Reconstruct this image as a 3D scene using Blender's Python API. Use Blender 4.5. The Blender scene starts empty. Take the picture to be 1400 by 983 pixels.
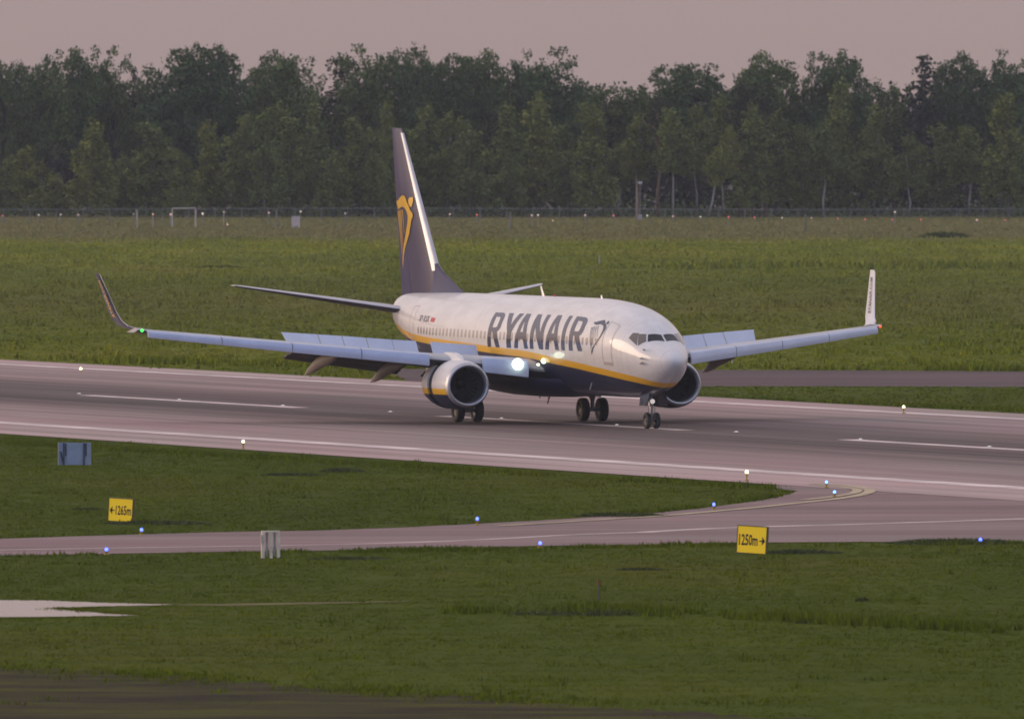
import bpy, math, random
import numpy as np
from mathutils import Vector, Matrix
from mathutils.geometry import tessellate_polygon

random.seed(7)
RNG = np.random.default_rng(7)
sc = bpy.context.scene
COL = sc.collection
rad = math.radians

# ------------------------------------------------------------------ camera
FPX, CAMH, HORY = 24627.5, 15.9477, 72.913      # focal length in photo pixels, eye height, horizon row
PITCH = math.atan((491.5 - HORY) / FPX)
cam = bpy.data.cameras.new('camera')
cam_ob = bpy.data.objects.new('camera', cam)
COL.objects.link(cam_ob)
cam_ob.location = (0, 0, CAMH)
cam_ob.rotation_euler = (math.pi / 2 - PITCH, 0, 0)
cam.sensor_width = 36.0
cam.lens = 36.0 * FPX / 1400.0
cam.clip_start = 1.0
cam.clip_end = 20000.0
cam.dof.use_dof = True
cam.dof.focus_distance = 764.0
cam.dof.aperture_fstop = 4.8
sc.camera = cam_ob


def G(px, py, z=0.0):
    """point of the level ground seen at a photo pixel"""
    a = (px - 700.0) / FPX
    b = (491.5 - py) / FPX
    c, s = math.cos(PITCH), math.sin(PITCH)
    dx, dy, dz = a, c + b * s, -s + b * c
    t = (z - CAMH) / dz
    return (t * dx, t * dy)


# ------------------------------------------------------------------ helpers
def link(o, parent=None):
    COL.objects.link(o)
    if parent is not None:
        o.parent = parent
    return o


def tag(o, label=None, cat=None, group=None, kind=None):
    if label: o['label'] = label
    if cat: o['category'] = cat
    if group: o['group'] = group
    if kind: o['kind'] = kind
    return o


class MB:
    def __init__(s):
        s.v = []; s.f = []; s.m = []

    def add(s, vs, fs, mi=0):
        n = len(s.v)
        s.v += [tuple(p) for p in vs]
        for f in fs:
            s.f.append(tuple(i + n for i in f)); s.m.append(mi)
        return s

    def box(s, c, d, mi=0, M=None):
        x, y, z = (k / 2 for k in d)
        vs = [Vector((sx * x, sy * y, sz * z)) for sx in (-1, 1) for sy in (-1, 1) for sz in (-1, 1)]
        if M is not None: vs = [M @ v for v in vs]
        vs = [v + Vector(c) for v in vs]
        return s.add(vs, [(0, 1, 3, 2), (4, 6, 7, 5), (0, 4, 5, 1), (2, 3, 7, 6), (0, 2, 6, 4), (1, 5, 7, 3)], mi)

    def rings(s, rings, mi=0, cap0=True, cap1=True, closed=True):
        n = len(rings[0]); vs = [p for r in rings for p in r]; fs = []
        for i in range(len(rings) - 1):
            for j in range(n if closed else n - 1):
                k = (j + 1) % n
                fs.append((i * n + j, i * n + k, (i + 1) * n + k, (i + 1) * n + j))
        if cap0 and closed: fs.append(tuple(reversed(range(n))))
        if cap1 and closed: fs.append(tuple((len(rings) - 1) * n + j for j in range(n)))
        return s.add(vs, fs, mi)

    def tube(s, pts, rr, n=8, mi=0):
        pts = [Vector(p) for p in pts]
        if not isinstance(rr, (list, tuple)): rr = [rr] * len(pts)
        rings = []
        for i, p in enumerate(pts):
            d = (pts[min(i + 1, len(pts) - 1)] - pts[max(i - 1, 0)]).normalized()
            a = d.cross(Vector((0, 0, 1)) if abs(d.z) < .9 else Vector((1, 0, 0))).normalized()
            b = d.cross(a)
            rings.append([p + (a * math.cos(2 * math.pi * k / n) + b * math.sin(2 * math.pi * k / n)) * rr[i] for k in range(n)])
        return s.rings(rings, mi)

    def sphere(s, c, r, mi=0, n=10, m=6, sz=1.0):
        c = Vector(c); rings = []
        for i in range(m + 1):
            t = -math.pi / 2 + math.pi * min(max(i / m, .01), .99)
            rings.append([c + Vector((r * math.cos(t) * math.cos(2 * math.pi * k / n), r * math.cos(t) * math.sin(2 * math.pi * k / n), r * sz * math.sin(t))) for k in range(n)])
        return s.rings(rings, mi)

    def poly(s, pts3, mi=0):
        return s.add(pts3, [tuple(range(len(pts3)))], mi)

    def build(s, name, mats, parent=None, smooth=False, angle=None, recalc=False):
        me = bpy.data.meshes.new(name)
        me.from_pydata([tuple(map(float, p)) for p in s.v], [], s.f)
        if not isinstance(mats, (list, tuple)): mats = [mats]
        for m in mats: me.materials.append(m)
        me.polygons.foreach_set('material_index', s.m)
        me.validate()
        if recalc:
            import bmesh
            bm = bmesh.new(); bm.from_mesh(me); bmesh.ops.recalc_face_normals(bm, faces=bm.faces[:]); bm.to_mesh(me); bm.free()
        if smooth:
            me.polygons.foreach_set('use_smooth', [True] * len(me.polygons))
            if angle is not None:
                try: me.set_sharp_from_angle(angle=rad(angle))
                except Exception: pass
        me.update()
        return link(bpy.data.objects.new(name, me), parent)


def empty(name, loc, rz=0.0):
    o = bpy.data.objects.new(name, None)
    o.location = loc; o.rotation_euler = (0, 0, rz)
    o.empty_display_size = .3
    return link(o)


def copy_tree(o, parent=None):
    c = o.copy(); COL.objects.link(c)
    if parent is not None: c.parent = parent
    for ch in list(o.children): copy_tree(ch, c)
    return c


# ------------------------------------------------------------------ materials
def mat(name, col=(.5, .5, .5), rough=.6, metal=0.0, coat=0.0, coat_rough=.05, emit=None, estr=0.0, spec=None):
    m = bpy.data.materials.new(name); m.use_nodes = True
    b = m.node_tree.nodes['Principled BSDF']
    b.inputs['Base Color'].default_value = (*col, 1)
    b.inputs['Roughness'].default_value = rough
    b.inputs['Metallic'].default_value = metal
    b.inputs['Coat Weight'].default_value = coat
    b.inputs['Coat Roughness'].default_value = coat_rough
    if spec is not None: b.inputs['Specular IOR Level'].default_value = spec
    if emit:
        b.inputs['Emission Color'].default_value = (*emit, 1)
        b.inputs['Emission Strength'].default_value = estr
    return m


class NT:
    def __init__(s, m):
        s.t = m.node_tree; s.b = s.t.nodes.get('Principled BSDF')

    def n(s, typ, **kw):
        nd = s.t.nodes.new(typ)
        for k, v in kw.items():
            if k.startswith('i_'): nd.inputs[k[2:].replace('_', ' ')].default_value = v
            else: setattr(nd, k, v)
        return nd

    def l(s, a, b): s.t.links.new(a, b)

    def math(s, op, a, b=None, clamp=False):
        nd = s.t.nodes.new('ShaderNodeMath'); nd.operation = op; nd.use_clamp = clamp
        for i, x in enumerate((a, b)):
            if x is None: continue
            if hasattr(x, 'node'): s.l(x, nd.inputs[i])
            else: nd.inputs[i].default_value = x
        return nd.outputs[0]

    def mix(s, f, a, b, typ='MIX'):
        nd = s.t.nodes.new('ShaderNodeMix'); nd.data_type = 'RGBA'; nd.blend_type = typ
        for i, x in ((0, f), (6, a), (7, b)):
            if hasattr(x, 'node'): s.l(x, nd.inputs[i])
            elif i == 0: nd.inputs[i].default_value = x
            else: nd.inputs[i].default_value = (*x, 1)
        return nd.outputs[2]

    def noise(s, vec, scale, detail=3.0, rough=.55):
        nd = s.t.nodes.new('ShaderNodeTexNoise'); s.l(vec, nd.inputs['Vector'])
        nd.inputs['Scale'].default_value = scale; nd.inputs['Detail'].default_value = detail; nd.inputs['Roughness'].default_value = rough
        return nd.outputs[0]

    def mapping(s, vec, scale, loc=(0, 0, 0)):
        nd = s.t.nodes.new('ShaderNodeMapping'); s.l(vec, nd.inputs[0])
        nd.inputs['Scale'].default_value = scale; nd.inputs['Location'].default_value = loc
        return nd.outputs[0]

    def ramp(s, fac, stops):
        nd = s.t.nodes.new('ShaderNodeValToRGB'); s.l(fac, nd.inputs[0])
        cr = nd.color_ramp
        while len(cr.elements) < len(stops): cr.elements.new(.5)
        for e, (p, c) in zip(cr.elements, stops):
            e.position = p; e.color = (*c, 1) if isinstance(c, (tuple, list)) else (c, c, c, 1)
        return nd.outputs[0]

    def obj(s): return s.n('ShaderNodeTexCoord').outputs['Object']

    def sep(s, v):
        nd = s.n('ShaderNodeSeparateXYZ'); s.l(v, nd.inputs[0]); return nd.outputs


def dirty(name, col, rough=.45, amount=.12, scale=1.2, **kw):
    """paint with soft wear"""
    m = mat(name, col, rough, **kw); t = NT(m); v = t.obj()
    f = t.noise(v, scale, 5)
    dark = tuple(c * (1 - amount * 2) for c in col); lite = tuple(min(1, c * (1 + amount)) for c in col)
    t.l(t.ramp(f, [(.3, dark), (.7, lite)]), t.b.inputs['Base Color'])
    return m


# ------------------------------------------------------------------ aircraft geometry functions
def pchip(T):
    xs = [a for a, b in T]; ys = [b for a, b in T]; n = len(xs)
    h = [xs[i + 1] - xs[i] for i in range(n - 1)]; dl = [(ys[i + 1] - ys[i]) / h[i] for i in range(n - 1)]
    m = [0] * n; m[0] = dl[0]; m[-1] = dl[-1]
    for i in range(1, n - 1):
        if dl[i - 1] * dl[i] > 0:
            w1 = 2 * h[i] + h[i - 1]; w2 = h[i] + 2 * h[i - 1]; m[i] = (w1 + w2) / (w1 / dl[i - 1] + w2 / dl[i])

    def F(x):
        if x <= xs[0]: return ys[0]
        if x >= xs[-1]: return ys[-1]
        i = 0
        while x > xs[i + 1]: i += 1
        t = (x - xs[i]) / h[i]
        return ys[i] * (1 + 2 * t) * (1 - t) ** 2 + m[i] * h[i] * t * (1 - t) ** 2 + ys[i + 1] * t * t * (3 - 2 * t) + m[i + 1] * h[i] * t * t * (t - 1)
    return F


def lin(T):
    return lambda x: float(np.interp(x, [a for a, b in T], [b for a, b in T]))


TOP = [(.7, 2.88), (.74, 3.0), (.85, 3.12), (1.1, 3.29), (1.5, 3.47), (1.9, 3.61), (2.25, 3.74), (2.85, 4.12), (3.4, 4.42), (4.1, 4.69), (5.0, 4.95), (6.2, 5.18), (7.7, 5.34), (9.5, 5.43), (11, 5.45), (30, 5.46), (33, 5.42), (35.3, 5.36), (36.0, 5.28), (36.3, 5.15), (36.5, 4.9)]
BOT = [(.7, 2.88), (.74, 2.75), (.85, 2.6), (1.1, 2.38), (1.5, 2.13), (2.1, 1.84), (3.0, 1.58), (4.1, 1.39), (5.6, 1.30), (7, 1.28), (23.5, 1.28), (26, 1.42), (28, 1.68), (30.5, 2.2), (33, 2.78), (35, 3.35), (36, 3.75), (36.4, 4.1), (36.5, 4.3)]
WID = [(.7, 0), (.74, .14), (.85, .28), (1.1, .47), (1.5, .68), (2.2, .98), (3.2, 1.31), (4.3, 1.57), (5.6, 1.76), (7.2, 1.88), (24, 1.88), (27, 1.81), (29.5, 1.63), (32, 1.35), (34.3, 1.03), (35.8, .75), (36.3, .58), (36.5, .35)]
MID = [(.7, 2.88), (1.1, 2.9), (2.2, 3.0), (3.5, 3.25), (5.4, 3.48), (7.4, 3.57), (24, 3.57), (30, 3.8), (33, 4.1), (36.5, 4.6)]
f_top, f_bot, f_wid, f_mid = map(pchip, (TOP, BOT, WID, MID))


def P(s, y, z): return Vector((4.0 - s, y, z))


def skin(s, phi, off=0.0):
    """point of the fuselage skin: station s, angle phi (0 = starboard side, pi/2 = crown, pi = port side)"""
    m = f_mid(s); w = f_wid(s)
    a = (f_top(s) - m) if math.sin(phi) >= 0 else (m - f_bot(s))
    y, z = -w * math.cos(phi), m + a * math.sin(phi)
    ny, nz = -math.cos(phi) / max(w, .05), math.sin(phi) / max(a, .05)
    L = math.hypot(ny, nz)
    ds = .05
    m2 = f_mid(s + ds); w2 = f_wid(s + ds); a2 = (f_top(s + ds) - m2) if math.sin(phi) >= 0 else (m2 - f_bot(s + ds))
    grow = ((-w2 * math.cos(phi) - y) * ny / L + (m2 + a2 * math.sin(phi) - z) * nz / L) / ds
    n = Vector((grow, ny / L, nz / L)).normalized()
    return P(s, y, z) + n * off


NAVY = (.010, .016, .062)
WHITE = (.78, .765, .755)
YELLOW = (.84, .47, .006)
M = {}
M['white_paint'] = dirty('white_paint', WHITE, .28, .05, .8, coat=.6, coat_rough=.06)
M['navy_paint'] = dirty('navy_paint', NAVY, .26, .15, .8, coat=.5, coat_rough=.05)
M['rudder_navy'] = dirty('rudder_navy', (.030, .026, .098), .42, .15, .8, coat=.05, spec=.25)
M['fin_navy'] = dirty('fin_navy', (.030, .024, .088), .38, .15, .8, coat=.16, coat_rough=.06, spec=.3)
M['yellow_paint'] = dirty('yellow_paint', YELLOW, .3, .06, .8, coat=.5)
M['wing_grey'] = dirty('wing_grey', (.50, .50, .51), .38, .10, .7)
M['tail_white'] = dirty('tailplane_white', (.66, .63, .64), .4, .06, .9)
M['wing_under_shade'] = dirty('wing_under_shade', (.085, .085, .09), .55, .15, .9)  # underside grey darkened, its shade put into the colour
M['flap_dark'] = dirty('flap_in_shade', (.040, .040, .042), .6, .15, .9)  # near-black: the wing's shade over the flaps is put into the colour
M['fairing'] = dirty('fairing_grey', (.24, .21, .17), .5, .12, .9)
M['slat_metal'] = dirty('slat_metal', (.52, .58, .72), .36, .05, .9, metal=.3)
M['bare_metal'] = dirty('bare_metal', (.54, .55, .60), .52, .05, .9, metal=.9)
M['dark_metal'] = dirty('dark_metal', (.045, .045, .05), .5, .2, 2.0, metal=.4)
M['duct_grey'] = dirty('duct_grey', (.075, .075, .095), .45, .1, 1.0)
M['fan_dark'] = mat('fan_dark', (.016, .016, .018), .5)
M['gap_black'] = mat('gap_black', (.012, .013, .014), .7)
M['tyre'] = dirty('tyre', (.022, .021, .021), .75, .2, 5.0)
M['rim'] = dirty('rim', (.045, .044, .042), .5, .2, 5.0, metal=.3)
M['strut'] = dirty('strut', (.32, .31, .31), .4, .2, 4.0, metal=.5)
M['glass'] = mat('cockpit_glass', (.010, .014, .028), .06, spec=.35)
M['side_glass_sunset'] = mat('side_glass_sunset', (.10, .075, .06), .05, coat=1.0)  # brown tint paints the sunset glow reflected in the side panes
M['window_pane'] = mat('window_pane', (.42, .38, .35), .12, coat=1.0)
M['seam'] = mat('seam', (.46, .41, .38), .5)
M['red_lamp'] = mat('red_lamp', (.6, .02, .01), .3, emit=(1, .12, .03), estr=1.4)
M['green_lamp'] = mat('green_lamp', (.02, .6, .05), .3, emit=(.04, 1, .06), estr=3)
M['landing_lamp'] = mat('landing_lamp', (.9, .95, .8), .2, emit=(.86, 1, .72), estr=4.5)
M['red_paint'] = mat('red_paint', (.55, .03, .04), .4)

M['turnoff_lamp'] = mat('turnoff_lamp', (.9, .95, .8), .2, emit=(.9, 1, .70), estr=2.2)
# two-tone fuselage paint: the boundary of the yellow cheat line follows the station
def livery(name, curve, smin, smax, half, gloss=.55):
    m = mat(name, WHITE, .45, coat=gloss, coat_rough=.03); t = NT(m); v = t.obj(); x, y, z = t.sep(v)
    s = t.math('SUBTRACT', 4.0, x)
    u = t.math('DIVIDE', t.math('SUBTRACT', s, smin), smax - smin, True)
    fc = t.n('ShaderNodeFloatCurve'); cm = fc.mapping; cu = cm.curves[0]
    pts = [((a - smin) / (smax - smin), b / 8.0) for a, b in curve]
    cu.points[0].location = pts[0]; cu.points[1].location = pts[-1]
    for p in pts[1:-1]: cu.points.new(*p)
    cm.update()
    t.l(u, fc.inputs['Value'])
    zs = t.math('MULTIPLY', fc.outputs[0], 8.0)
    d = t.math('SUBTRACT', z, zs)
    above = t.math('GREATER_THAN', d, half); below = t.math('LESS_THAN', d, -half)
    grime = t.noise(t.mapping(v, (.35, 1.2, 1.2)), 1.6, 5)
    w = t.ramp(grime, [(.25, tuple(c * .82 for c in WHITE)), (.65, WHITE)])
    run_ = t.noise(t.mapping(v, (2.6, .5, .35), (5, 1, 2)), 1.0, 4, .6)      # rain streaks down the skin
    w = t.mix(t.math('MULTIPLY', t.ramp(run_, [(.5, 0.0), (.72, 1.0)]), .16), w, (.45, .40, .36))
    # faint vertical skin joints every few metres
    joint = t.math('LESS_THAN', t.math('ABSOLUTE', t.math('SUBTRACT', t.math('FRACT', t.math('DIVIDE', s, 2.54)), .5)), .006)
    w = t.mix(t.math('MULTIPLY', joint, .4), w, (.35, .33, .32))
    c = t.mix(above, t.mix(below, YELLOW, NAVY), w)
    t.l(c, t.b.inputs['Base Color'])
    return m


# centre line of the yellow band (station, height)
STRIPE = [(.7, 1.70), (2.1, 1.87), (2.75, 2.02), (4.2, 2.22), (7.7, 2.54), (11.3, 2.765), (14.9, 2.985), (18.6, 3.09), (22.4, 3.215), (26.5, 3.335), (29.5, 3.43), (31.9, 3.54), (33.8, 3.74), (36.5, 4.1)]
M['livery'] = livery('livery_paint', STRIPE, .7, 36.5, .145)
M['engine_livery'] = livery('engine_paint', [(12, 1.42), (13, 1.42), (19, 1.42), (20, 1.42)], 12, 20, .125, .15)

TH = .335897
AX, AY = 5.9244, 764.213
air = empty('airliner', (AX, AY, .024), math.atan2(-math.cos(TH), math.sin(TH)))
tag(air, 'large white airliner with navy belly, yellow stripe and navy tail fin rolling on the runway', 'airliner')

# fuselage
mb = MB(); NR = 72
ss = sorted(set([.7, .715, .74, .78, .85, .95, 1.1, 1.3, 1.5, 1.75, 2.0, 2.25, 2.55, 2.85, 3.1, 3.4, 3.75, 4.1, 4.5, 5, 5.6, 6.2, 7, 7.7, 8.6, 9.5, 11, 13, 15, 17, 19, 21, 23, 24, 25, 26, 27, 28, 29, 30, 31, 32, 33, 33.8, 34.5, 35.1, 35.6, 36, 36.2, 36.35, 36.45, 36.5]))
mb.rings([[skin(s, 2 * math.pi * k / NR) for k in range(NR)] for s in ss])
fus = mb.build('fuselage', M['livery'], air, True, 60, True)

mb = MB()   # exhaust at the end of the tail cone
mb.tube([P(36.48, 0, 4.62), P(36.8, 0, 4.66)], [.24, .17], 16)
mb.build('tail_exhaust', M['dark_metal'], air, True, 40)

# belly fairing
mb = MB(); rings = []
for s, zb, w in [(11.6, 1.34, 1.2), (12.6, 1.22, 1.72), (14, 1.16, 1.98), (17, 1.12, 2.08), (20, 1.14, 2.06), (22, 1.22, 1.85), (23.6, 1.33, 1.3)]:
    rings.append([P(s, -w * math.cos(a), 2.0 + (2.0 - zb) * math.sin(a)) for a in [math.pi + math.pi * k / 20 for k in range(21)]])
mb.rings(rings, closed=False)
mb.build('belly_fairing', dirty('belly_navy', (.016, .022, .070), .5, .2, 1.0), fus, True)


def on_skin_poly(mbx, pts, off=.006, mi=0, maxlen=.14):
    """fill a (station, angle) outline, dice it and lay it on the fuselage"""
    import bmesh
    bm = bmesh.new()
    v3 = [Vector((a, b, 0)) for a, b in pts]
    tri = tessellate_polygon([v3])
    vs = [bm.verts.new((p.x, p.y * 1.88, 0)) for p in v3]
    for f in tri:
        try: bm.faces.new([vs[i] for i in f])
        except ValueError: pass
    for _ in range(6):
        es = [e for e in bm.edges if e.calc_length() > maxlen * 1.6]
        if not es: break
        bmesh.ops.subdivide_edges(bm, edges=es, cuts=1)
        bmesh.ops.triangulate(bm, faces=bm.faces[:])
    bm.verts.index_update()
    V = [skin(v.co.x, v.co.y / 1.88, off) for v in bm.verts]
    F = [tuple(v.index for v in f.verts) for f in bm.faces]
    # face outward
    F2 = []
    for f in F:
        a, b, c = (V[i] for i in f[:3]); n = (b - a).cross(c - a)
        cen = (a + b + c) / 3; outv = Vector((0, cen.y, cen.z - f_mid(4 - cen.x)))
        F2.append(f if n.dot(outv) > 0 else tuple(reversed(f)))
    mbx.add(V, F2, mi); bm.free()


# cockpit windows
W_FRONT = [(2.86, 1.085), (2.66, 1.535), (2.22, 1.53), (2.52, .875)]
W_MID = [(3.17, .845), (2.93, 1.045), (2.58, .84), (2.76, .47)]
W_AFT = [(3.50, .52), (3.49, .745), (3.21, .87), (2.81, .45)]
for q in (W_FRONT, W_MID, W_AFT):
    for side in (0, 1):
        mb = MB(); on_skin_poly(mb, [(s, math.pi - a) if side else (s, a) for s, a in q], .008)
        mb.build('cockpit_window', M['glass'] if q is W_FRONT else M['side_glass_sunset'], air, False)

# cabin windows: a row of rounded panes on either side
def pane_outline(s0, ph0, w=.125, hgt=.175):
    return [(s0 + w * math.copysign(abs(math.cos(a)) ** .7, math.cos(a)), ph0 + hgt * math.copysign(abs(math.sin(a)) ** .7, math.sin(a)) / 1.88) for a in [2 * math.pi * k / 12 for k in range(12)]]
S0 = 5.98
proto_pane = {}
for side in (0, 1):
    for k in range(48):
        s0 = S0 + k * .508
        if 17.4 < s0 < 17.6: continue
        zc = 3.62 + .006 * (s0 - 6)
        m = f_mid(s0); a = f_top(s0) - m if zc > m else m - f_bot(s0)
        ph = math.asin(max(-1, min(1, (zc + .05 - m) / a)))
        mb = MB()
        out = pane_outline(s0, ph)
        if side: out = [(s, math.pi - b) for s, b in out]
        on_skin_poly(mb, out, .005)
        mb.build('cabin_window', M['window_pane'], fus, False)

# doors: seam outline + lower sill
def door(s_aft, s_fwd, z0, z1, side):
    mb = MB()
    sm = (s_aft + s_fwd) / 2; m = f_mid(sm)
    def ph(z):
        a = f_top(sm) - m if z > m else m - f_bot(sm)
        return math.asin(max(-1, min(1, (z - m) / a)))
    p0, p1 = ph(z0), ph(z1); t = .032
    def st(a, b, c, d):
        q = [(a, b), (c, b), (c, d), (a, d)]
        if side: q = [(s, math.pi - x) for s, x in q]
        on_skin_poly(mb, q, .007)
    st(s_aft, p0 + t / 1.9, s_aft - t, p1); st(s_fwd + t, p0 + t / 1.9, s_fwd, p1)
    st(s_aft - t, p1 - t / 1.9, s_fwd + t, p1); st(s_aft, p0 - .05, s_fwd, p0 + t / 1.9)
    d = mb.build('door', M['seam'], fus, False)
    return d
for side in (0, 1):
    door(5.42, 4.56, 2.78, 4.46, side)
    door(31.6, 30.85, 3.52, 4.86, side)

# --- lettering on the side: R Y A N A I R, block capitals cut as outlines (x toward the nose, y up)
def arcpts(cx, cy, rx, ry, a0, a1, n=7):
    return [(cx + rx * math.cos(rad(a0 + (a1 - a0) * k / n)), cy + ry * math.sin(rad(a0 + (a1 - a0) * k / n))) for k in range(n + 1)]
T_ = .30
def glyph_R():
    # stem, bowl (upper bar + right side + lower bar) and leg, butted edge to edge
    outer = [(T_, 1.0)] + [(.62, 1.0)] + arcpts(.66, .80, .34, .20, 90, 0) + [(1.0, .62)] + arcpts(.66, .60, .34, .20, 0, -90)[1:] + [(T_, .40)]
    inner = [(T_, .53)] + [(.58, .53)] + arcpts(.58, .63, .12, .10, -90, 0)[1:] + arcpts(.58, .76, .12, .10, 0, 90) + [(T_, .86)]
    return [[(0, 0), (T_, 0), (T_, 1), (0, 1)], outer + list(inner), [(.40, .40), (.70, 0), (1.04, 0), (.76, .41), (.66, .40)]]
GL = {
    'R': glyph_R(),
    'Y': [[(.35, 0), (.65, 0), (.65, .42), (1, 1), (.70, 1), (.5, .62), (.30, 1), (0, 1), (.35, .42)]],
    'A': [[(0, 0), (.27, 0), (.335, .22), (.40, .43), (.5, .80), (.60, .43), (.665, .22), (.73, 0), (1, 0), (.66, 1), (.34, 1)], [(.338, .22), (.662, .22), (.598, .43), (.402, .43)]],
    'N': [[(0, 0), (.27, 0), (.27, .62), (.70, 0), (1, 0), (1, 1), (.73, 1), (.73, .40), (.31, 1), (0, 1)]],
    'I': [[(0, 0), (1, 0), (1, 1), (0, 1)]],
}
def s_of(px): return 19.85 - (px - 666.0) * .0942
WORD = [('R', 666.3, 682.5), ('Y', 685.5, 706.2), ('A', 703.2, 722.3), ('N', 725, 743.3), ('A', 746, 765), ('I', 768.2, 773), ('R', 778.5, 796)]
PH0, PH1 = -.145, .655
for side in (0, 1):
    for ch, x0, x1 in (WORD if side == 0 else WORD):
        if side == 0: sa, sb = s_of(x0), s_of(x1)
        else:      # port side reads nose to tail
            sa, sb = 19.85 + 7.6 - s_of(x0), 19.85 + 7.6 - s_of(x1)
        mb = MB()
        for pol in GL[ch]:
            q = [(sa + (sb - sa) * u, PH0 + (PH1 - PH0) * v) for u, v in pol]
            if side: q = [(s, math.pi - a) for s, a in q]
            on_skin_poly(mb, q, .009)
        mb.build('letter', M['navy_paint'], fus, False)

# --- harp emblem: used on the side (navy) and on the fin (yellow); coordinates u (aft to fore), v (down to up)
HB = [(37.44, 9.39), (37.14, 9.41), (36.68, 9.56), (36.22, 9.66), (35.85, 9.62), (35.65, 9.5), (35.5, 9.35), (35.24, 9.18), (35.01, 9.01), (34.68, 8.87), (34.63, 8.74), (34.86, 8.55), (34.97, 8.3), (35.19, 7.95), (35.62, 7.6), (36.0, 7.3), (36.2, 7.01), (36.3, 6.71), (36.38, 6.39), (36.44, 6.76), (36.35, 7.15), (36.15, 7.5), (35.85, 7.85), (35.62, 8.19), (35.44, 8.49), (35.39, 8.74), (35.54, 8.93), (35.85, 9.08), (36.22, 9.15), (36.68, 9.12), (37.06, 9.02), (37.21, 9.17)]
HA = [(35.34, 9.45), (35.13, 9.57), (34.74, 9.58), (34.68, 9.43), (34.83, 9.16), (35.04, 9.16), (35.28, 9.28)]
HS = [((37.10, 8.94), (36.50, 7.05)), ((36.86, 8.98), (36.44, 7.25)), ((36.60, 9.0), (36.34, 7.45)), ((36.30, 9.02), (36.02, 7.95))]
HARP = [HB, HA] + [[(a[0] + .075, a[1]), (a[0] - .075, a[1]), (b[0] - .02, b[1]), (b[0] + .02, b[1])] for a, b in HS]
SIDE_HARP = [
    [(6.89, .565), (6.59, .605), (6.34, .657), (6.06, .711), (5.88, .659), (5.77, .603), (5.82, .546), (6.05, .565), (6.25, .556), (6.45, .524), (6.65, .518)],
    [(5.82, .546), (5.77, .603), (5.7, .628), (5.47, .513), (5.5, .404), (5.59, .258), (5.8, .116), (6.1, -.007), (6.29, -.092), (6.5, -.198), (6.48, -.142), (6.36, -.071), (6.13, .013), (5.9, .134), (5.72, .266), (5.66, .405), (5.71, .49)],
    [(5.75, .630), (5.72, .666), (5.7, .714), (5.6, .719), (5.52, .652), (5.58, .61), (5.66, .635)]]
for (s0, a0), (s1, a1) in (((6.8, .435), (6.48, -.131)), ((6.67, .452), (6.39, -.072)), ((6.53, .468), (6.24, .0)), ((6.38, .485), (6.08, .10)), ((6.22, .505), (5.95, .21))):
    SIDE_HARP.append([(s0 + .022, a0), (s0 - .022, a0), (s1 - .014, a1), (s1 + .014, a1)])
for side in (0, 1):
    mb = MB()
    for i, pol in enumerate(SIDE_HARP):
        q = [(s, math.pi - x) for s, x in pol] if side else pol
        on_skin_poly(mb, q, .009 + .0015 * i)
    mb.build('harp_emblem', M['navy_paint'], fus, False)


# --- small lettering from the built-in font, as flat outlines
def font_mesh(txt, bold=.02, spacing=1.0):
    cu = bpy.data.curves.new('lettering', 'FONT'); cu.body = txt; cu.size = 1.0; cu.resolution_u = 2
    cu.offset = bold; cu.space_character = spacing
    ob = bpy.data.objects.new('lettering', cu); COL.objects.link(ob)
    bpy.context.view_layer.update()
    me = ob.evaluated_get(bpy.context.evaluated_depsgraph_get()).to_mesh()
    V = [(v.co.x, v.co.y) for v in me.vertices]; F = [tuple(p.vertices) for p in me.polygons]
    ob.to_mesh_clear()
    bpy.data.objects.remove(ob); bpy.data.curves.remove(cu)
    x0, x1 = min(v[0] for v in V), max(v[0] for v in V); y0, y1 = min(v[1] for v in V), max(v[1] for v in V)
    return [((a - x0) / (x1 - x0), (b - y0) / (y1 - y0)) for a, b in V], F


def place_font(txt, fn, name, m, parent, bold=.02, flip=False):
    V, F = font_mesh(txt, bold)
    mb = MB(); mb.add([fn(u, v) for u, v in V], [tuple(reversed(f)) if flip else f for f in F])
    return mb.build(name, m, parent)


M['reg_paint'] = mat('registration_paint', (.16, .13, .15), .4)
for side in (0, 1):
    def fn(u, v, side=side):
        s = 29.95 - u * 1.75; a = .255 + .165 * v + .02 * u
        if side: s = 28.2 + u * 1.75
        return skin(s, math.pi - a if side else a, .008)
    place_font('SP-RSK', fn, 'registration', M['reg_paint'], fus, .01)
    mb = MB()
    q = [(28.02, .30), (27.40, .30), (27.40, .41), (28.02, .41)]
    if side: q = [(s, math.pi - a) for s, a in q]
    on_skin_poly(mb, q, .008); mb.build('flag_marking', M['red_paint'], fus)

# small probes, drains and aerials
def blade(name, s, z0, h, sweep, chord, mt, y=0):
    mb = MB(); r = []
    for k, (zz, c) in enumerate(((z0, chord), (z0 + h, chord * .55))):
        sh = sweep * k
        r.append([P(s + sh, y, zz), P(s + sh + c * .3, y - .025, zz), P(s + sh + c, y, zz), P(s + sh + c * .3, y + .025, zz)])
    mb.rings(r); return mb.build(name, mt, air)
blade('antenna', 17.7, 5.43, .46, .42, .34, M['white_paint'])
blade('antenna', 10.2, 5.42, .16, .1, .3, M['white_paint'])
blade('antenna', 16.9, 1.20, -.38, .35, .30, M['strut'])
blade('antenna', 18.2, 1.19, -.16, .1, .2, M['strut'])
blade('antenna', 7.2, 1.9, -.30, .25, .10, M['white_paint'], -1.55)
mb = MB(); mb.sphere(P(16.4, 0, 5.46), .06, sz=1.5); mb.build('beacon_lamp', M['red_paint'], air, True)
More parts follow.
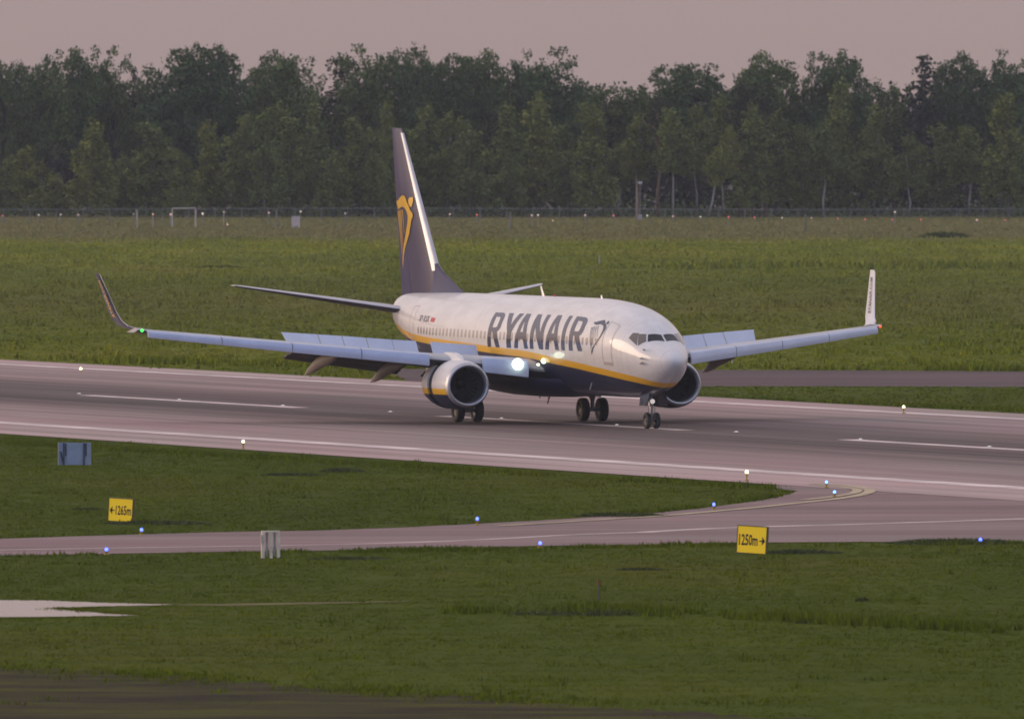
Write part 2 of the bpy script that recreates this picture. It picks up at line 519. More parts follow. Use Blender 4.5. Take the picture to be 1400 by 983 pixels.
for z_, r_ in ((3.36, .05), (3.02, .06), (2.82, .085)):
    mb = MB(); s_ = 2.35
    m_ = f_mid(s_); a_ = (f_top(s_) - m_) if z_ > m_ else (m_ - f_bot(s_))
    ph = math.asin((z_ - m_) / a_)
    mb.tube([skin(s_, ph, -.05), skin(s_, ph, .07), skin(s_, ph, .07) + Vector((.22, 0, 0))], [r_ * .6, r_ * .6, .015], 8)
    mb.build('pitot_probe', M['strut'], fus, True)

# ------------------------------------------------------------------ wings
def LE(y): y = abs(y); return 13.3 + (y - 1.88) * .62 if y < 4.9 else 15.17 + (y - 4.9) * .546
def TE(y): y = abs(y); return 21.0 + max(0, y - 5.8) * .235
z_c = lin([(1.2, 2.33), (1.88, 2.40), (5.9, 2.80), (11.5, 3.43), (17.1, 4.02)])
t_c = lin([(1.2, 1.05), (1.88, .98), (5.9, .62), (11.5, .37), (17.1, .18)])
slat_lo = lin([(2.0, 1.98), (5.94, 2.50), (11.5, 3.09), (16.9, 3.70)])
slat_hi = lin([(2.0, 2.80), (5.94, 3.06), (11.5, 3.53), (16.9, 4.02)])

AF = [(1, 0), (.9, .10), (.75, .24), (.6, .37), (.45, .46), (.3, .5), (.18, .46), (.09, .36), (.03, .22), (.006, .10), (0, 0), (.006, -.10), (.03, -.20), (.09, -.31), (.18, -.40), (.3, -.45), (.45, -.42), (.6, -.33), (.75, -.20), (.9, -.08)]
def section(y, le, te, zc, t, drop):
    return [P(le + (te - le) * a, y, zc + b * t - drop * a) for a, b in AF]


def wing(side):
    sg = -1 if side == 'starboard' else 1
    mb = MB(); rings = []
    for y in (1.2, 1.88, 3.2, 4.9, 5.8, 8, 10.5, 13, 15, 16.4, 17.1):
        rings.append(section(sg * y, LE(y) + .12, TE(y) - .25, z_c(y), t_c(y), .12 + .05 * (17 - y) / 15))
    mb.rings(rings)
    w = mb.build('wing', [M['wing_grey'], M['wing_under_shade']], air, True, 40, True)
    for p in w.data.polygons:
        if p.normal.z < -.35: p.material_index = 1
    # slats: five panels with narrow joints, pushed forward and down
    cuts = [(5.98, 8.55), (8.58, 11.2), (11.23, 13.9), (13.93, 16.75)]
    for a, b in cuts + [(2.25, 3.95)]:
        mb = MB(); rings = []
        for k in range(5):
            y = a + (b - a) * k / 4
            lo, hi = slat_lo(y), slat_hi(y); h = hi - lo; l = LE(y)
            pr = [(l - .10, lo), (l - .16, lo + .03 * h), (l - .175, lo + .35 * h), (l - .15, lo + .70 * h), (l - .09, lo + .88 * h), (l + .08, lo + .97 * h), (l + .34, hi), (l + .34, hi - .04), (l + .06, lo + .85 * h), (l - .04, lo + .5 * h)]
            rings.append([P(s, sg * y, z) for s, z in pr])
        mb.rings(rings)
        mb.build('slat', M['slat_metal'], w, True, 28, True)
    # flaps: two stepped plates each
    zl = lin([(1.9, 1.80), (3.85, 1.90), (5.6, 2.06), (10.2, 2.72)])
    for a, b in ((2.0, 4.3), (5.35, 10.2)):
        for stage in (0, 1):
            mb = MB(); rings = []
            for k in range(4):
                y = a + (b - a) * k / 3; te = TE(y)
                zt = z_c(y) - .20; zb_ = zl(y); zm = zt + (zb_ - zt) * .58
                q = [(te - .75, zt + .08), (te + .25, zm)] if stage == 0 else [(te + .10, zm + .10), (te + .80, zb_)]
                (s0, z0), (s1, z1) = q
                d = Vector((s1 - s0, z1 - z0)).normalized(); nrm = Vector((-d.y, d.x)); th = .10 if stage == 0 else .06
                rings.append([P(s0, sg * y, z0), P(s0 + (s1 - s0) * .3 + nrm.x * th, sg * y, z0 + (z1 - z0) * .3 + nrm.y * th), P(s1, sg * y, z1), P(s0 + (s1 - s0) * .3 - nrm.x * th, sg * y, z0 + (z1 - z0) * .3 - nrm.y * th)])
            mb.rings(rings); mb.build('flap', M['flap_dark'], w, True, 30, True)
    # spoilers standing up on the rear of the wing
    zt_ = lin([(2.2, 3.30), (4.47, 3.47), (6.18, 3.57), (8.28, 3.73), (10.72, 3.90)])
    for a, b in ((2.35, 4.44), (5.1, 6.16), (6.18, 7.24), (7.27, 8.26), (8.29, 9.28), (9.31, 10.72)):
        mb = MB(); rings = []
        for y in (a, b):
            h0 = TE(y) - 1.62; h1 = TE(y) - 1.0; zz0 = z_c(y) + .02; zz1 = zt_(y)
            y1 = y + (.0 if y != 10.72 else .12)
            rings.append([P(h0, sg * y, zz0), P(h0 - .03, sg * y, zz0 + .02), P(h1 - .03, sg * y1, zz1), P(h1, sg * y1, zz1)])
        mb.rings(rings); mb.build('spoiler', M['slat_metal'], w)
    # flap track fairings
    for y, tipz, tips in ((6.35, 1.70, 22.35), (9.15, 2.02, 22.98), (3.4, 1.75, 22.1)):
        te = TE(y); mb = MB(); rings = []
        zz = z_c(y)
        for s, z, ry, rz in ((te - 3.3, zz - .28, .03, .03), (te - 2.6, zz - .36, .14, .17), (te - 1.6, zz - .46, .20, .26), (te - .75, zz - .60, .21, .27), (te + .05, zz - .60 - .42 * (zz - .60 - tipz), .17, .22), (te + .62, zz - .60 - .72 * (zz - .60 - tipz), .11, .14), (tips, tipz, .02, .02)):
            rings.append([P(s, sg * y + ry * math.cos(a), z + rz * math.sin(a)) for a in [2 * math.pi * k / 12 for k in range(12)]])
        mb.rings(rings); mb.build('flap_fairing', M['fairing'], w, True, None, True)
    # winglet
    mb = MB(); rings = []
    for y, z, le, te, t in ((16.75, 3.99, LE(16.75) + .12, TE(16.75) - .25, .17), (17.0, 4.05, 22.45, 23.75, .15), (17.2, 4.17, 22.95, 24.25, .13), (17.32, 4.38, 23.4, 24.62, .12), (17.45, 4.75, 23.75, 24.85, .10), (17.66, 5.6, 24.3, 25.15, .08), (17.84, 6.3, 24.75, 25.42, .06), (17.87, 6.42, 24.95, 25.46, .03)):
        k = min(1, max(0, (y - 16.75) / .6))
        ang = math.pi / 2 * .92 * (k ** .8)
        rings.append([P(le + (te - le) * a, sg * (y - math.sin(ang) * b * t), z + math.cos(ang) * b * t) for a, b in AF])
    mb.rings(rings, cap0=False)
    wl = mb.build('winglet', [M['white_paint'], M['navy_paint']], air, True, 50, True)
    for p in wl.data.polygons:
        out = p.normal.y * sg
        if out > .05 or (p.normal.z < -.4): p.material_index = 1
    # lettering on both faces of the winglet
    for face in (1, -1):
        def fn(u, v, face=face):
            z = 4.55 + u * 1.55
            le = np.interp(z, [4.38, 4.75, 5.6, 6.3], [23.4, 23.75, 24.3, 24.75]); te = np.interp(z, [4.38, 4.75, 5.6, 6.3], [24.62, 24.85, 25.15, 25.42])
            yy = np.interp(z, [4.38, 4.75, 5.6, 6.3], [17.32, 17.45, 17.66, 17.84])
            fr = .28 + .34 * (1 - v if (face * sg) > 0 else v)
            return P(le + (te - le) * fr, sg * (yy + face * .066), z)
        place_font('RYANAIR.COM', fn, 'winglet_lettering', M['yellow_paint'] if face == 1 else M['navy_paint'], wl, .015)
    mb = MB(); mb.sphere(P(LE(16.9) + .02, sg * 16.95, z_c(17) - .02), .06)
    mb.build('navigation_lamp', M['green_lamp'] if sg < 0 else M['red_lamp'], air, True)
    # landing lamps in the wing root
    for s, y, z, r in ((13.45, 2.72, 2.60, .25), (12.7, 1.80, 2.74, .12), (12.95, 1.95, 2.58, .06)):
        mb = MB(); c = P(s, sg * y, z)
        mb.tube([c + Vector((-.16, 0, 0)), c + Vector((.0, 0, 0)), c + Vector((.06, 0, 0))], [r * .6, r, r * .7], 16)
        mb.build('landing_lamp', M['landing_lamp'] if r > .2 else M['turnoff_lamp'], air, True, 30)
    return w
wing('starboard'); wing('port')

# ------------------------------------------------------------------ tail
def loft_surface(name, stations, mats, parent):
    """stations: (point along span as y,z), le, te, thickness; thickness is laid across the span direction"""
    mb = MB(); rings = []
    for (y, z), le, te, t, (ny, nz) in stations:
        rings.append([P(le + (te - le) * a, y + ny * b * t, z + nz * b * t) for a, b in AF])
    mb.rings(rings); return mb.build(name, mats, parent, True, 40, True)

for sg in (-1, 1):
    st = []
    for y, le, te, t, z in ((.45, 33.6, 37.3, .40, 4.60), (.9, 34.0, 37.45, .36, 4.66), (4.0, 36.1, 38.35, .24, 5.16), (6.9, 38.0, 39.05, .12, 5.62), (7.18, 38.4, 39.15, .06, 5.68)):
        st.append(((sg * y, z), le, te, t, (0, 1)))
    hs = loft_surface('tailplane', st, [M['tail_white'], M['wing_under_shade']], air)
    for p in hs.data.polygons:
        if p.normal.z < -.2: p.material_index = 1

fin_le = lin([(5.2, 31.0), (6.5, 31.75), (12.5, 36.62), (12.6, 36.75)])
fin_te = lin([(5.2, 36.68), (12.6, 38.06)])
st = []
for z, t in ((5.2, .52), (6.5, .48), (9.5, .36), (12.45, .20), (12.6, .08)):
    st.append(((0, z), fin_le(z), fin_te(z), t, (1, 0)))
AFF = [(min(a, .70), (b if a <= .70 else (.285 if b > 0 else -.285 if b < 0 else 0))) for a, b in AF if a <= .75]
FINP = [(.70, .285)] + [(a, b) for a, b in AF[3:18]] + [(.70, -.285)]
RUDP = [(.708, .275), (.75, .24), (.9, .10), (1, .012), (1, -.012), (.9, -.10), (.75, -.24), (.708, -.275)]
def fin_loft(prof, name, mt, parent, stt):
    mb = MB(); mb.rings([[P(le + (te - le) * a, b * t_, z) for a, b in prof] for (y_, z), le, te, t_, n_ in stt])
    return mb.build(name, mt, parent, True, 40, True)
fin = fin_loft(FINP, 'tail_fin', M['fin_navy'], air, st)
fin_loft(RUDP, 'rudder', M['rudder_navy'], fin, st)
mb = MB(); rings = []       # dorsal fillet
for s, z, w_ in ((28.3, 5.47, .02), (29.3, 5.78, .12), (30.3, 6.1, .18), (31.2, 6.38, .2), (32.3, 6.9, .2)):
    rings.append([P(s, -w_ - .12, 5.38), P(s, -w_, 5.5), P(s, -w_ * .5, z - .08), P(s, 0, z), P(s, w_ * .5, z - .08), P(s, w_, 5.5), P(s, w_ + .12, 5.38)])
mb.rings(rings); mb.build('dorsal_fin', M['fin_navy'], fin, True, 50)
mb = MB(); rings = []       # bare leading edge
for z in (6.38, 7, 8.5, 10, 11.5, 12.4):
    l = fin_le(z); t = np.interp(z, [6.5, 9.5, 12.45], [.48, .36, .20]); c = fin_te(z) - l
    rings.append([P(l - .012 + c * a * .9, b * t * 1.06, z) for a, b in ((.09, .36), (.03, .22), (.006, .10), (-.002, 0), (.006, -.10), (.03, -.22), (.09, -.36))])
mb.rings(rings, closed=False); mb.build('leading_edge', M['bare_metal'], fin, True)
# harp on both faces of the fin
for sgn in (-1, 1):
    mb = MB()
    for pol in HARP:
        v3 = [Vector((s, z, 0)) for s, z in pol]
        V = []
        import bmesh
        bm = bmesh.new(); vs = [bm.verts.new(v) for v in v3]
        for f in tessellate_polygon([v3]):
            try: bm.faces.new([vs[i] for i in f])
            except ValueError: pass
        for _ in range(4):
            es = [e for e in bm.edges if e.calc_length() > .3]
            if not es: break
            bmesh.ops.subdivide_edges(bm, edges=es, cuts=1); bmesh.ops.triangulate(bm, faces=bm.faces[:])
        bm.verts.index_update()
        for v in bm.verts:
            s, z = v.co.x, v.co.y
            l, te = fin_le(z), fin_te(z); t = np.interp(z, [5.2, 6.5, 9.5, 12.45], [.52, .48, .36, .20])
            fr = min(max((s - l) / (te - l), .004), 1.0)
            prof = np.interp(fr, [0, .006, .03, .09, .18, .3, .45, .6, .75, .9, 1], [0, .10, .22, .36, .46, .5, .46, .37, .24, .10, 0])
            V.append(P(s, sgn * (prof * t + .014), z))
        mb.add(V, [tuple(v.index for v in f.verts) for f in bm.faces]); bm.free()
    mb.build('harp_emblem', M['yellow_paint'], fin)

# ------------------------------------------------------------------ engines
def revolve(prof, y0, z0, mats, name, parent, flat=.0, n=48, mi=0, caps=(False, False), smooth=40):
    mb = MB(); rings = []
    for s, r in prof:
        ring = []
        for k in range(n):
            a = 2 * math.pi * k / n; y = r * math.cos(a); z = r * math.sin(a)
            if z < 0: z *= (1 - flat)
            ring.append(P(s, y0 + y, z0 + z))
        rings.append(ring)
    mb.rings(rings, mi, caps[0], caps[1])
    return mb.build(name, mats, parent, True, smooth)


def engine(sg):
    y0, z0 = sg * 4.83, 1.68
    eng = revolve([(13.98, .985), (14.2, 1.04), (14.6, 1.085), (15.0, 1.10), (15.4, 1.10), (15.5, 1.09), (15.5, .95)], y0, z0, M['engine_livery'], 'engine', air, .05)
    revolve([(13.99, .986), (13.86, .955), (13.79, .915), (13.77, .875), (13.79, .835), (13.86, .80), (14.0, .785)], y0, z0, M['bare_metal'], 'inlet_lip', eng, .05)
    revolve([(14.0, .785), (14.4, .78), (14.95, .79), (14.97, .05)], y0, z0, M['duct_grey'], 'inlet_duct', eng, .0)
    revolve([(15.48, 1.0), (16.14, 1.0)], y0, z0, M['gap_black'], 'reverser_cascade', eng, .05)
    revolve([(16.12, .93), (16.12, 1.085), (16.35, 1.07), (16.9, .99), (17.45, .87), (17.45, .80)], y0, z0, M['engine_livery'], 'reverser_sleeve', eng, .05)
    revolve([(16.6, .62), (17.5, .60), (18.3, .46), (18.75, .38), (18.75, .30)], y0, z0, M['dark_metal'], 'exhaust_nozzle', eng)
    revolve([(18.3, .28), (18.8, .2), (19.2, .03)], y0, z0, M['dark_metal'], 'exhaust_plug', eng, caps=(True, True))
    mb = MB()
    for k in range(24):
        a = 2 * math.pi * k / 24
        ca, sa = math.cos(a), math.sin(a); cb, sb = math.cos(a + .16), math.sin(a + .16)
        mb.poly([P(14.78, y0 + .22 * ca, z0 + .22 * sa), P(14.86, y0 + .22 * math.cos(a + .2), z0 + .22 * math.sin(a + .2)), P(14.86, y0 + .77 * cb, z0 + .77 * sb), P(14.72, y0 + .77 * ca, z0 + .77 * sa)])
    mb.build('fan', M['fan_dark'], eng)
    revolve([(14.45, .01), (14.55, .1), (14.7, .19), (14.85, .24)], y0, z0, M['fan_dark'], 'spinner', eng, caps=(True, False))
    mb = MB(); rings = []      # vortex strake on the inboard shoulder
    a = rad(38 if sg < 0 else 142)
    for s, h in ((14.5, .01), (14.85, .17), (15.4, .20), (15.5, .02)):
        c_, s_ = math.cos(a), math.sin(a)
        base = Vector((0, 1.07 * c_, 1.07 * s_)); tip = Vector((0, (1.08 + h) * c_, (1.08 + h) * s_)); nrm = Vector((0, -s_, c_)) * .02
        o = P(s, y0, z0)
        rings.append([o + base - nrm, o + tip, o + base + nrm])
    mb.rings(rings); mb.build('strake', M['white_paint'], eng)
    mb = MB(); rings = []      # pylon
    for s, zlo, zhi, w_ in ((14.35, 2.64, 2.70, .06), (14.9, 2.5, 2.93, .26), (15.6, 2.3, 3.06, .34), (16.4, 2.2, 3.08, .36), (17.5, 2.1, 2.85, .2), (19.2, 2.0, 2.6, .1)):
        rings.append([P(s, y0 - w_, zlo), P(s, y0 - w_ * .9, (zlo + zhi) / 2), P(s, y0 - w_ * .4, zhi), P(s, y0 + w_ * .4, zhi), P(s, y0 + w_ * .9, (zlo + zhi) / 2), P(s, y0 + w_, zlo)])
    mb.rings(rings); mb.build('pylon', M['white_paint'], air, True, 40)
for sg in (-1, 1): engine(sg)

# ------------------------------------------------------------------ landing gear
def wheel(cx, y, r, w, parent):
    mb = MB()
    prof = [(-w / 2 * .55, r * .50), (-w / 2 * .9, r * .62), (-w / 2, r * .80), (-w / 2 * .82, r * .95), (-w / 2 * .4, r), (w / 2 * .4, r), (w / 2 * .82, r * .95), (w / 2, r * .80), (w / 2 * .9, r * .62), (w / 2 * .55, r * .50)]
    rings = [[P(cx + q * math.cos(2 * math.pi * k / 28), y + d, r + q * math.sin(2 * math.pi * k / 28)) for k in range(28)] for d, q in prof]
    mb.rings(rings, 0, False, False)
    t = mb.build('wheel', M['tyre'], parent, True, 35)
    mb = MB()
    prof = [(-w / 2 * .5, .01), (-w / 2 * .55, r * .2), (-w / 2 * .35, r * .3), (-w / 2 * .6, r * .51), (w / 2 * .6, r * .51), (w / 2 * .35, r * .3), (w / 2 * .55, r * .2), (w / 2 * .5, .01)]
    rings = [[P(cx + q * math.cos(2 * math.pi * k / 20), y + d, r + q * math.sin(2 * math.pi * k / 20)) for k in range(20)] for d, q in prof]
    mb.rings(rings, 0); mb.build('rim', M['rim'], t, True, 35)

mb = MB()
mb.tube([P(4.05, 0, 1.75), P(4.0, 0, .95)], .095, 12); mb.tube([P(4.0, 0, .98), P(4.0, 0, .34)], .06, 10)
mb.tube([P(4.0, -.30, .345), P(4.0, .30, .345)], .05, 8); mb.tube([P(4.75, 0, 1.6), P(4.05, 0, .85)], .05, 8)
mb.tube([P(4.0, -.14, .95), P(4.0, -.14, .5)], .02, 6); mb.tube([P(4.0, .14, .95), P(4.0, .14, .5)], .02, 6)
ng = mb.build('nose_gear', M['strut'], air, True, 40)
for y in (-.205, .205): wheel(4.0, y, .345, .20, ng)
for y in (-.34, .34):
    mb = MB(); mb.rings([[P(3.2, y, 1.66), P(3.2, y * 1.1, 1.62), P(3.25, y * 1.35, .98), P(3.25, y * 1.28, .98)], [P(4.35, y, 1.50), P(4.35, y * 1.1, 1.48), P(4.3, y * 1.35, .98), P(4.3, y * 1.28, .98)]])
    mb.build('gear_door', M['navy_paint'], ng)
mb = MB(); c = P(3.85, -.03, 1.16); mb.tube([c, c + Vector((.07, 0, 0))], [.10, .10], 14); mb.build('taxi_lamp', mat('taxi_lamp', (.9, .85, .8), .2, emit=(1, .9, .82), estr=.5), ng, True, 30)
for sg in (-1, 1):
    mb = MB(); y = sg * 2.86
    mb.tube([P(19.45, sg * 2.75, 2.3), P(19.6, y, .95)], .13, 12); mb.tube([P(19.6, y, 1.0), P(19.6, y, .51)], .09, 10)
    mb.tube([P(19.6, y - .42, .51), P(19.6, y + .42, .51)], .09, 10); mb.tube([P(19.5, sg * 1.5, 1.9), P(19.6, y, 1.0)], .06, 8)
    mb.tube([P(18.9, sg * 2.8, 2.1), P(19.55, y, 1.05)], .05, 8)
    g = mb.build('main_gear', M['strut'], air, True, 40)
    for d in (-.43, .43): wheel(19.6, y + d, .51, .37, g)
    mb = MB(); mb.rings([[P(19.1, sg * 3.05, 2.1), P(19.1, sg * 3.09, 2.1), P(19.2, sg * 3.12, 1.05), P(19.2, sg * 3.08, 1.05)], [P(20.1, sg * 3.05, 2.1), P(20.1, sg * 3.09, 2.1), P(20.0, sg * 3.12, 1.05), P(20.0, sg * 3.08, 1.05)]])
    mb.build('gear_door', M['white_paint'], g)

# ------------------------------------------------------------------ ground, runway, taxiways
FW = Vector((math.sin(TH), -math.cos(TH), 0)); LF = Vector((math.cos(TH), math.sin(TH), 0))
RO = Vector((AX, AY, 0))
def RW(t, o): return RO + FW * t + LF * o          # runway frame: t along (toward us, right), o across (away)

def grass_colour(t, v, dryer=False):
    """shared colour field of the sward (object coordinates in metres)"""
    big = t.noise(t.mapping(v, (.050, .014, .05)), 1.0, 4, .6)
    med = t.noise(t.mapping(v, (.16, .05, .3), (31, 7, 0)), 1.0, 4, .6)
    fine = t.noise(t.mapping(v, (1.3, .5, 1.3)), 1.0, 3, .6)
    c = t.ramp(big, [(.30, (.076, .096, .004)), (.47, (.094, .113, .004)), (.58, (.114, .126, .005)), (.70, (.134, .122, .012))])
    c = t.mix(t.math('MULTIPLY', t.ramp(med, [(.42, 0.0), (.70, 1.0)]), .55), c, (.076, .096, .006))
    strk = t.noise(t.mapping(v, (.075, .42, .1), (3, 17, 0)), 1.0, 4, .65)
    c = t.mix(t.math('MULTIPLY', t.ramp(strk, [(.44, 0.0), (.66, 1.0)]), .55), c, (.058, .078, .005))
    c = t.mix(t.math('MULTIPLY', t.ramp(strk, [(.26, 1.0), (.42, 0.0)]), .40), c, (.136, .128, .012))
    c = t.mix(t.math('MULTIPLY', t.ramp(fine, [(.35, 0.0), (.75, 1.0)]), .12), c, (.125, .136, .014))
    x, y, z = t.sep(v)
    # dry brown strip along the far fence and worn bands across the far field
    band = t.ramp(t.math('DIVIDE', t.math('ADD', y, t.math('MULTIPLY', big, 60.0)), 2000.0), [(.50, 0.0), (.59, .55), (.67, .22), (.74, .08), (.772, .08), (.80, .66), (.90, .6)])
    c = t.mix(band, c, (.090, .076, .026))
    far = t.ramp(t.math('DIVIDE', y, 2000.0), [(.42, (1, 1, 1)), (.46, (1.85, 1.60, 2.2)), (.62, (1.90, 1.80, 2.3)), (.72, (2.6, 2.22, 5.4)), (.80, (2.6, 2.22, 5.4))])   # drier, paler far field, with distance haze and side sunlight painted in
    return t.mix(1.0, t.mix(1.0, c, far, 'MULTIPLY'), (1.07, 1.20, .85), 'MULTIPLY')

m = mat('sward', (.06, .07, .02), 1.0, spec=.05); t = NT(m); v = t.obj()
t.l(t.mix(1.0, grass_colour(t, v), (.62, .64, .68), 'MULTIPLY'), t.b.inputs['Base Color'])  # darkened overall: the shading among the blades is painted into the ground
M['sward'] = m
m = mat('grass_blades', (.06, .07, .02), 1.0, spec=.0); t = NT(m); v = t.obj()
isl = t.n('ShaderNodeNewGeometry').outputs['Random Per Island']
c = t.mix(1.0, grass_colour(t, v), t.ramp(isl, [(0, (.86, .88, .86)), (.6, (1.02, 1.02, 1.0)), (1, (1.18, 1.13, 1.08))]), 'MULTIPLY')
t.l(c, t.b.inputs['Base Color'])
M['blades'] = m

mb = MB(); GX = 4000
mb.poly([(-GX, -GX, 0), (GX, -GX, 0), (GX, GX, 0), (-GX, GX, 0)])
tag(mb.build('ground', M['sward']), kind='structure')

# asphalt: streaks run along the object's own x axis
def asphalt(name, base, runway=False):
    m = mat(name, base, .9, spec=.22); t = NT(m); v = t.obj(); x, y, z = t.sep(v)
    streak = t.noise(t.mapping(v, (.006, .55, 1)), 1.0, 5, .65)
    wide = t.noise(t.mapping(v, (.012, .10, 1), (4, 9, 0)), 1.0, 3, .5)
    patch = t.noise(t.mapping(v, (.05, .12, 1), (14, 3, 0)), 1.0, 4, .6)
    grain = t.noise(v, 2.2, 4, .7)
    k = t.math('ADD', t.math('MULTIPLY', t.math('SUBTRACT', streak, .5), 1.8), 1.0)
    k = t.math('MULTIPLY', k, t.math('ADD', t.math('MULTIPLY', t.math('SUBTRACT', wide, .5), .8), 1.0))
    k = t.math('MULTIPLY', k, t.math('ADD', t.math('MULTIPLY', t.math('SUBTRACT', patch, .5), .35 if runway else .95), 1.0))
    k = t.math('MULTIPLY', k, t.math('ADD', t.math('MULTIPLY', t.math('SUBTRACT', grain, .5), .25), 1.0))
    if runway:
        skid = t.noise(t.mapping(v, (.011, 2.1, 1), (7, 2, 0)), 1.0, 3, .6)
        trk = t.ramp(t.math('DIVIDE', t.math('ABSOLUTE', y), 30.0), [(0, .5), (.1, 1.0), (.3, .8), (.5, .15), (1, 0.0)])
        k = t.math('MULTIPLY', k, t.math('SUBTRACT', 1.0, t.math('MULTIPLY', trk, t.ramp(skid, [(.48, 0.0), (.68, .55)]))))
    if runway:      # tyre rubber laid down along the wheel tracks either side of the centre line
        yy = t.math('ADD', y, t.math('MULTIPLY', t.math('SUBTRACT', wide, .5), 3.0))
        ab = t.math('ABSOLUTE', yy)
        rub = t.ramp(t.math('DIVIDE', ab, 30.0), [(0, .40), (.12, .34), (.24, .50), (.42, .82), (.62, .94), (.74, 1.12), (.90, 1.28), (1, 1.35)])
        k = t.math('MULTIPLY', k, rub)
    hue = t.noise(t.mapping(v, (.03, .14, 1), (51, 23, 0)), 1.0, 4, .6)
    hue2 = t.math('MULTIPLY', t.math('SUBTRACT', hue, .5), .55)
    cmb = t.n('ShaderNodeCombineXYZ')
    for i in range(3): t.l(t.math('MULTIPLY', t.math('MULTIPLY', k, base[i]), t.math('ADD', t.math('MULTIPLY', hue2, (-.35, .55, .25)[i]), (.97, 1.03, 1.0)[i])), cmb.inputs[i])
    t.l(cmb.outputs[0], t.b.inputs['Base Color'])
    return m
M['runway'] = asphalt('runway_asphalt', (.352, .240, .228), True)
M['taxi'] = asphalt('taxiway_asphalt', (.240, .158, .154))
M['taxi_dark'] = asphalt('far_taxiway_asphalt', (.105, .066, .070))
m = dirty('line_paint', (.74, .61, .57), .7, .22, .35); M['line'] = m
M['yellow_line'] = dirty('yellow_line_paint', (.50, .40, .24), .7, .2, .4)

RZ = math.atan2(FW.y, FW.x)
run = MB(); run.poly([(-2600, -29.0, 0), (700, -29.0, 0), (700, 26.2, 0), (-2600, 26.2, 0)])
ro = run.build('runway', M['runway']); ro.location = (RO.x, RO.y, .024); ro.rotation_euler = (0, 0, RZ); tag(ro, kind='structure')

def sheet(name, px, z, mt, rz=0.0):
    pts = [Vector((*G(a, b), 0)) for a, b in px]
    c = sum(pts, Vector()) / len(pts)
    R = Matrix.Rotation(-rz, 3, 'Z')
    v3 = [R @ (p - c) for p in pts]
    mb = MB()
    tr = tessellate_polygon([v3])
    F = []
    for f in tr:
        a, b, d = (v3[i] for i in f)
        F.append(f if (b - a).cross(d - a).z > 0 else tuple(reversed(f)))
    mb.add(v3, F)
    o = mb.build(name, mt); o.location = (c.x, c.y, z); o.rotation_euler = (0, 0, rz)
    return tag(o, kind='structure'), pts

TAXI = [(-1500, 771), (-200, 741.5), (0, 737), (150, 732), (300, 727.8), (440, 725.5), (550, 721.5), (660, 716), (780, 709.5), (880, 703), (950, 696), (1000, 690), (1050, 682.5), (1082, 675), (1090, 671.5), (1060, 668), (1060, 655), (1700, 690), (2450, 739), (2450, 741), (1400, 741), (1180, 741), (960, 742.5), (880, 745), (740, 746.5), (600, 749), (440, 753), (300, 754.5), (130, 757.5), (-200, 763), (-1500, 786)]
_, taxi_pts = sheet('taxiway', TAXI, .014, M['taxi'], rad(2))
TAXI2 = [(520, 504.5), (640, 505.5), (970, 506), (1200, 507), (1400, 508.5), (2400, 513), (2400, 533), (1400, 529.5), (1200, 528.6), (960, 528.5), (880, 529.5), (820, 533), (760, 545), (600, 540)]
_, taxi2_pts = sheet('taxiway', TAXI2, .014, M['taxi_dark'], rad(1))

def strip(name, o0, o1, t0, t1, z, mt, mbx=None):
    mb = MB(); mb.poly([(t0, o0, 0), (t1, o0, 0), (t1, o1, 0), (t0, o1, 0)])
    o = mb.build(name, mt); o.location = (RO.x, RO.y, z); o.rotation_euler = (0, 0, RZ)
    return tag(o, kind='structure')
strip('runway_edge_line', -22.95, -21.55, -2600, 700, .030, M['line'])
strip('runway_edge_line', 21.4, 22.5, -2600, 700, .030, M['line'])
for n in range(-6, 9):
    t0 = -82.08 + 15 * (.2 + 3.4 * n)
    strip('runway_centre_line', -.15, .75, t0, t0 + 31.5, .030, M['line'])

def px_line(name, px, w, z, mt):
    pts = [Vector((*G(a, b), 0)) for a, b in px]
    mb = MB(); L = []; Rr = []
    for i, p in enumerate(pts):
        d = (pts[min(i + 1, len(pts) - 1)] - pts[max(i - 1, 0)]).normalized(); n = Vector((-d.y, d.x, 0)) * w / 2
        L.append(p + n); Rr.append(p - n)
    for i in range(len(pts) - 1):
        mb.add([L[i], Rr[i], Rr[i + 1], L[i + 1]], [(0, 1, 2, 3)])
    c = mb
    o = c.build(name, mt); o.location.z = z
    return tag(o, kind='structure')

def smooth_px(pts, n=6):
    out = []
    for i in range(len(pts) - 1):
        p0 = pts[max(i - 1, 0)]; p1 = pts[i]; p2 = pts[i + 1]; p3 = pts[min(i + 2, len(pts) - 1)]
        for k in range(n):
            t = k / n
            out.append(tuple(.5 * ((2 * p1[j]) + (-p0[j] + p2[j]) * t + (2 * p0[j] - 5 * p1[j] + 4 * p2[j] - p3[j]) * t * t + (-p0[j] + 3 * p1[j] - 3 * p2[j] + p3[j]) * t ** 3) for j in (0, 1)))
    return out + [pts[-1]]
px_line('taxiway_edge_line', smooth_px([(1110, 661.8), (1150, 664.2), (1176, 667), (1188, 670.2), (1189, 673), (1178, 677), (1150, 682), (1100, 687.6), (1040, 694), (980, 699.6), (900, 706.5), (820, 711.5), (740, 716.5), (680, 720)]), .42, .034, M['yellow_line'])
px_line('taxiway_edge_line', smooth_px([(1110, 660.2 + 3.4), (1140, 666), (1164, 668.3), (1172, 671), (1166, 675), (1140, 679.6), (1100, 684.2)]), .36, .0345, M['yellow_line'])
px_line('taxiway_edge_line', smooth_px([(880, 728), (960, 723.5), (1050, 720.3), (1150, 717.6), (1300, 713), (1500, 706)]), .55, .019, M['line'])
px_line('taxiway_edge_line', smooth_px([(-150, 757), (0, 752.3), (130, 750), (300, 747.4), (440, 745), (560, 742), (680, 737), (780, 731.5), (880, 728)]), .34, .019, M['line'])

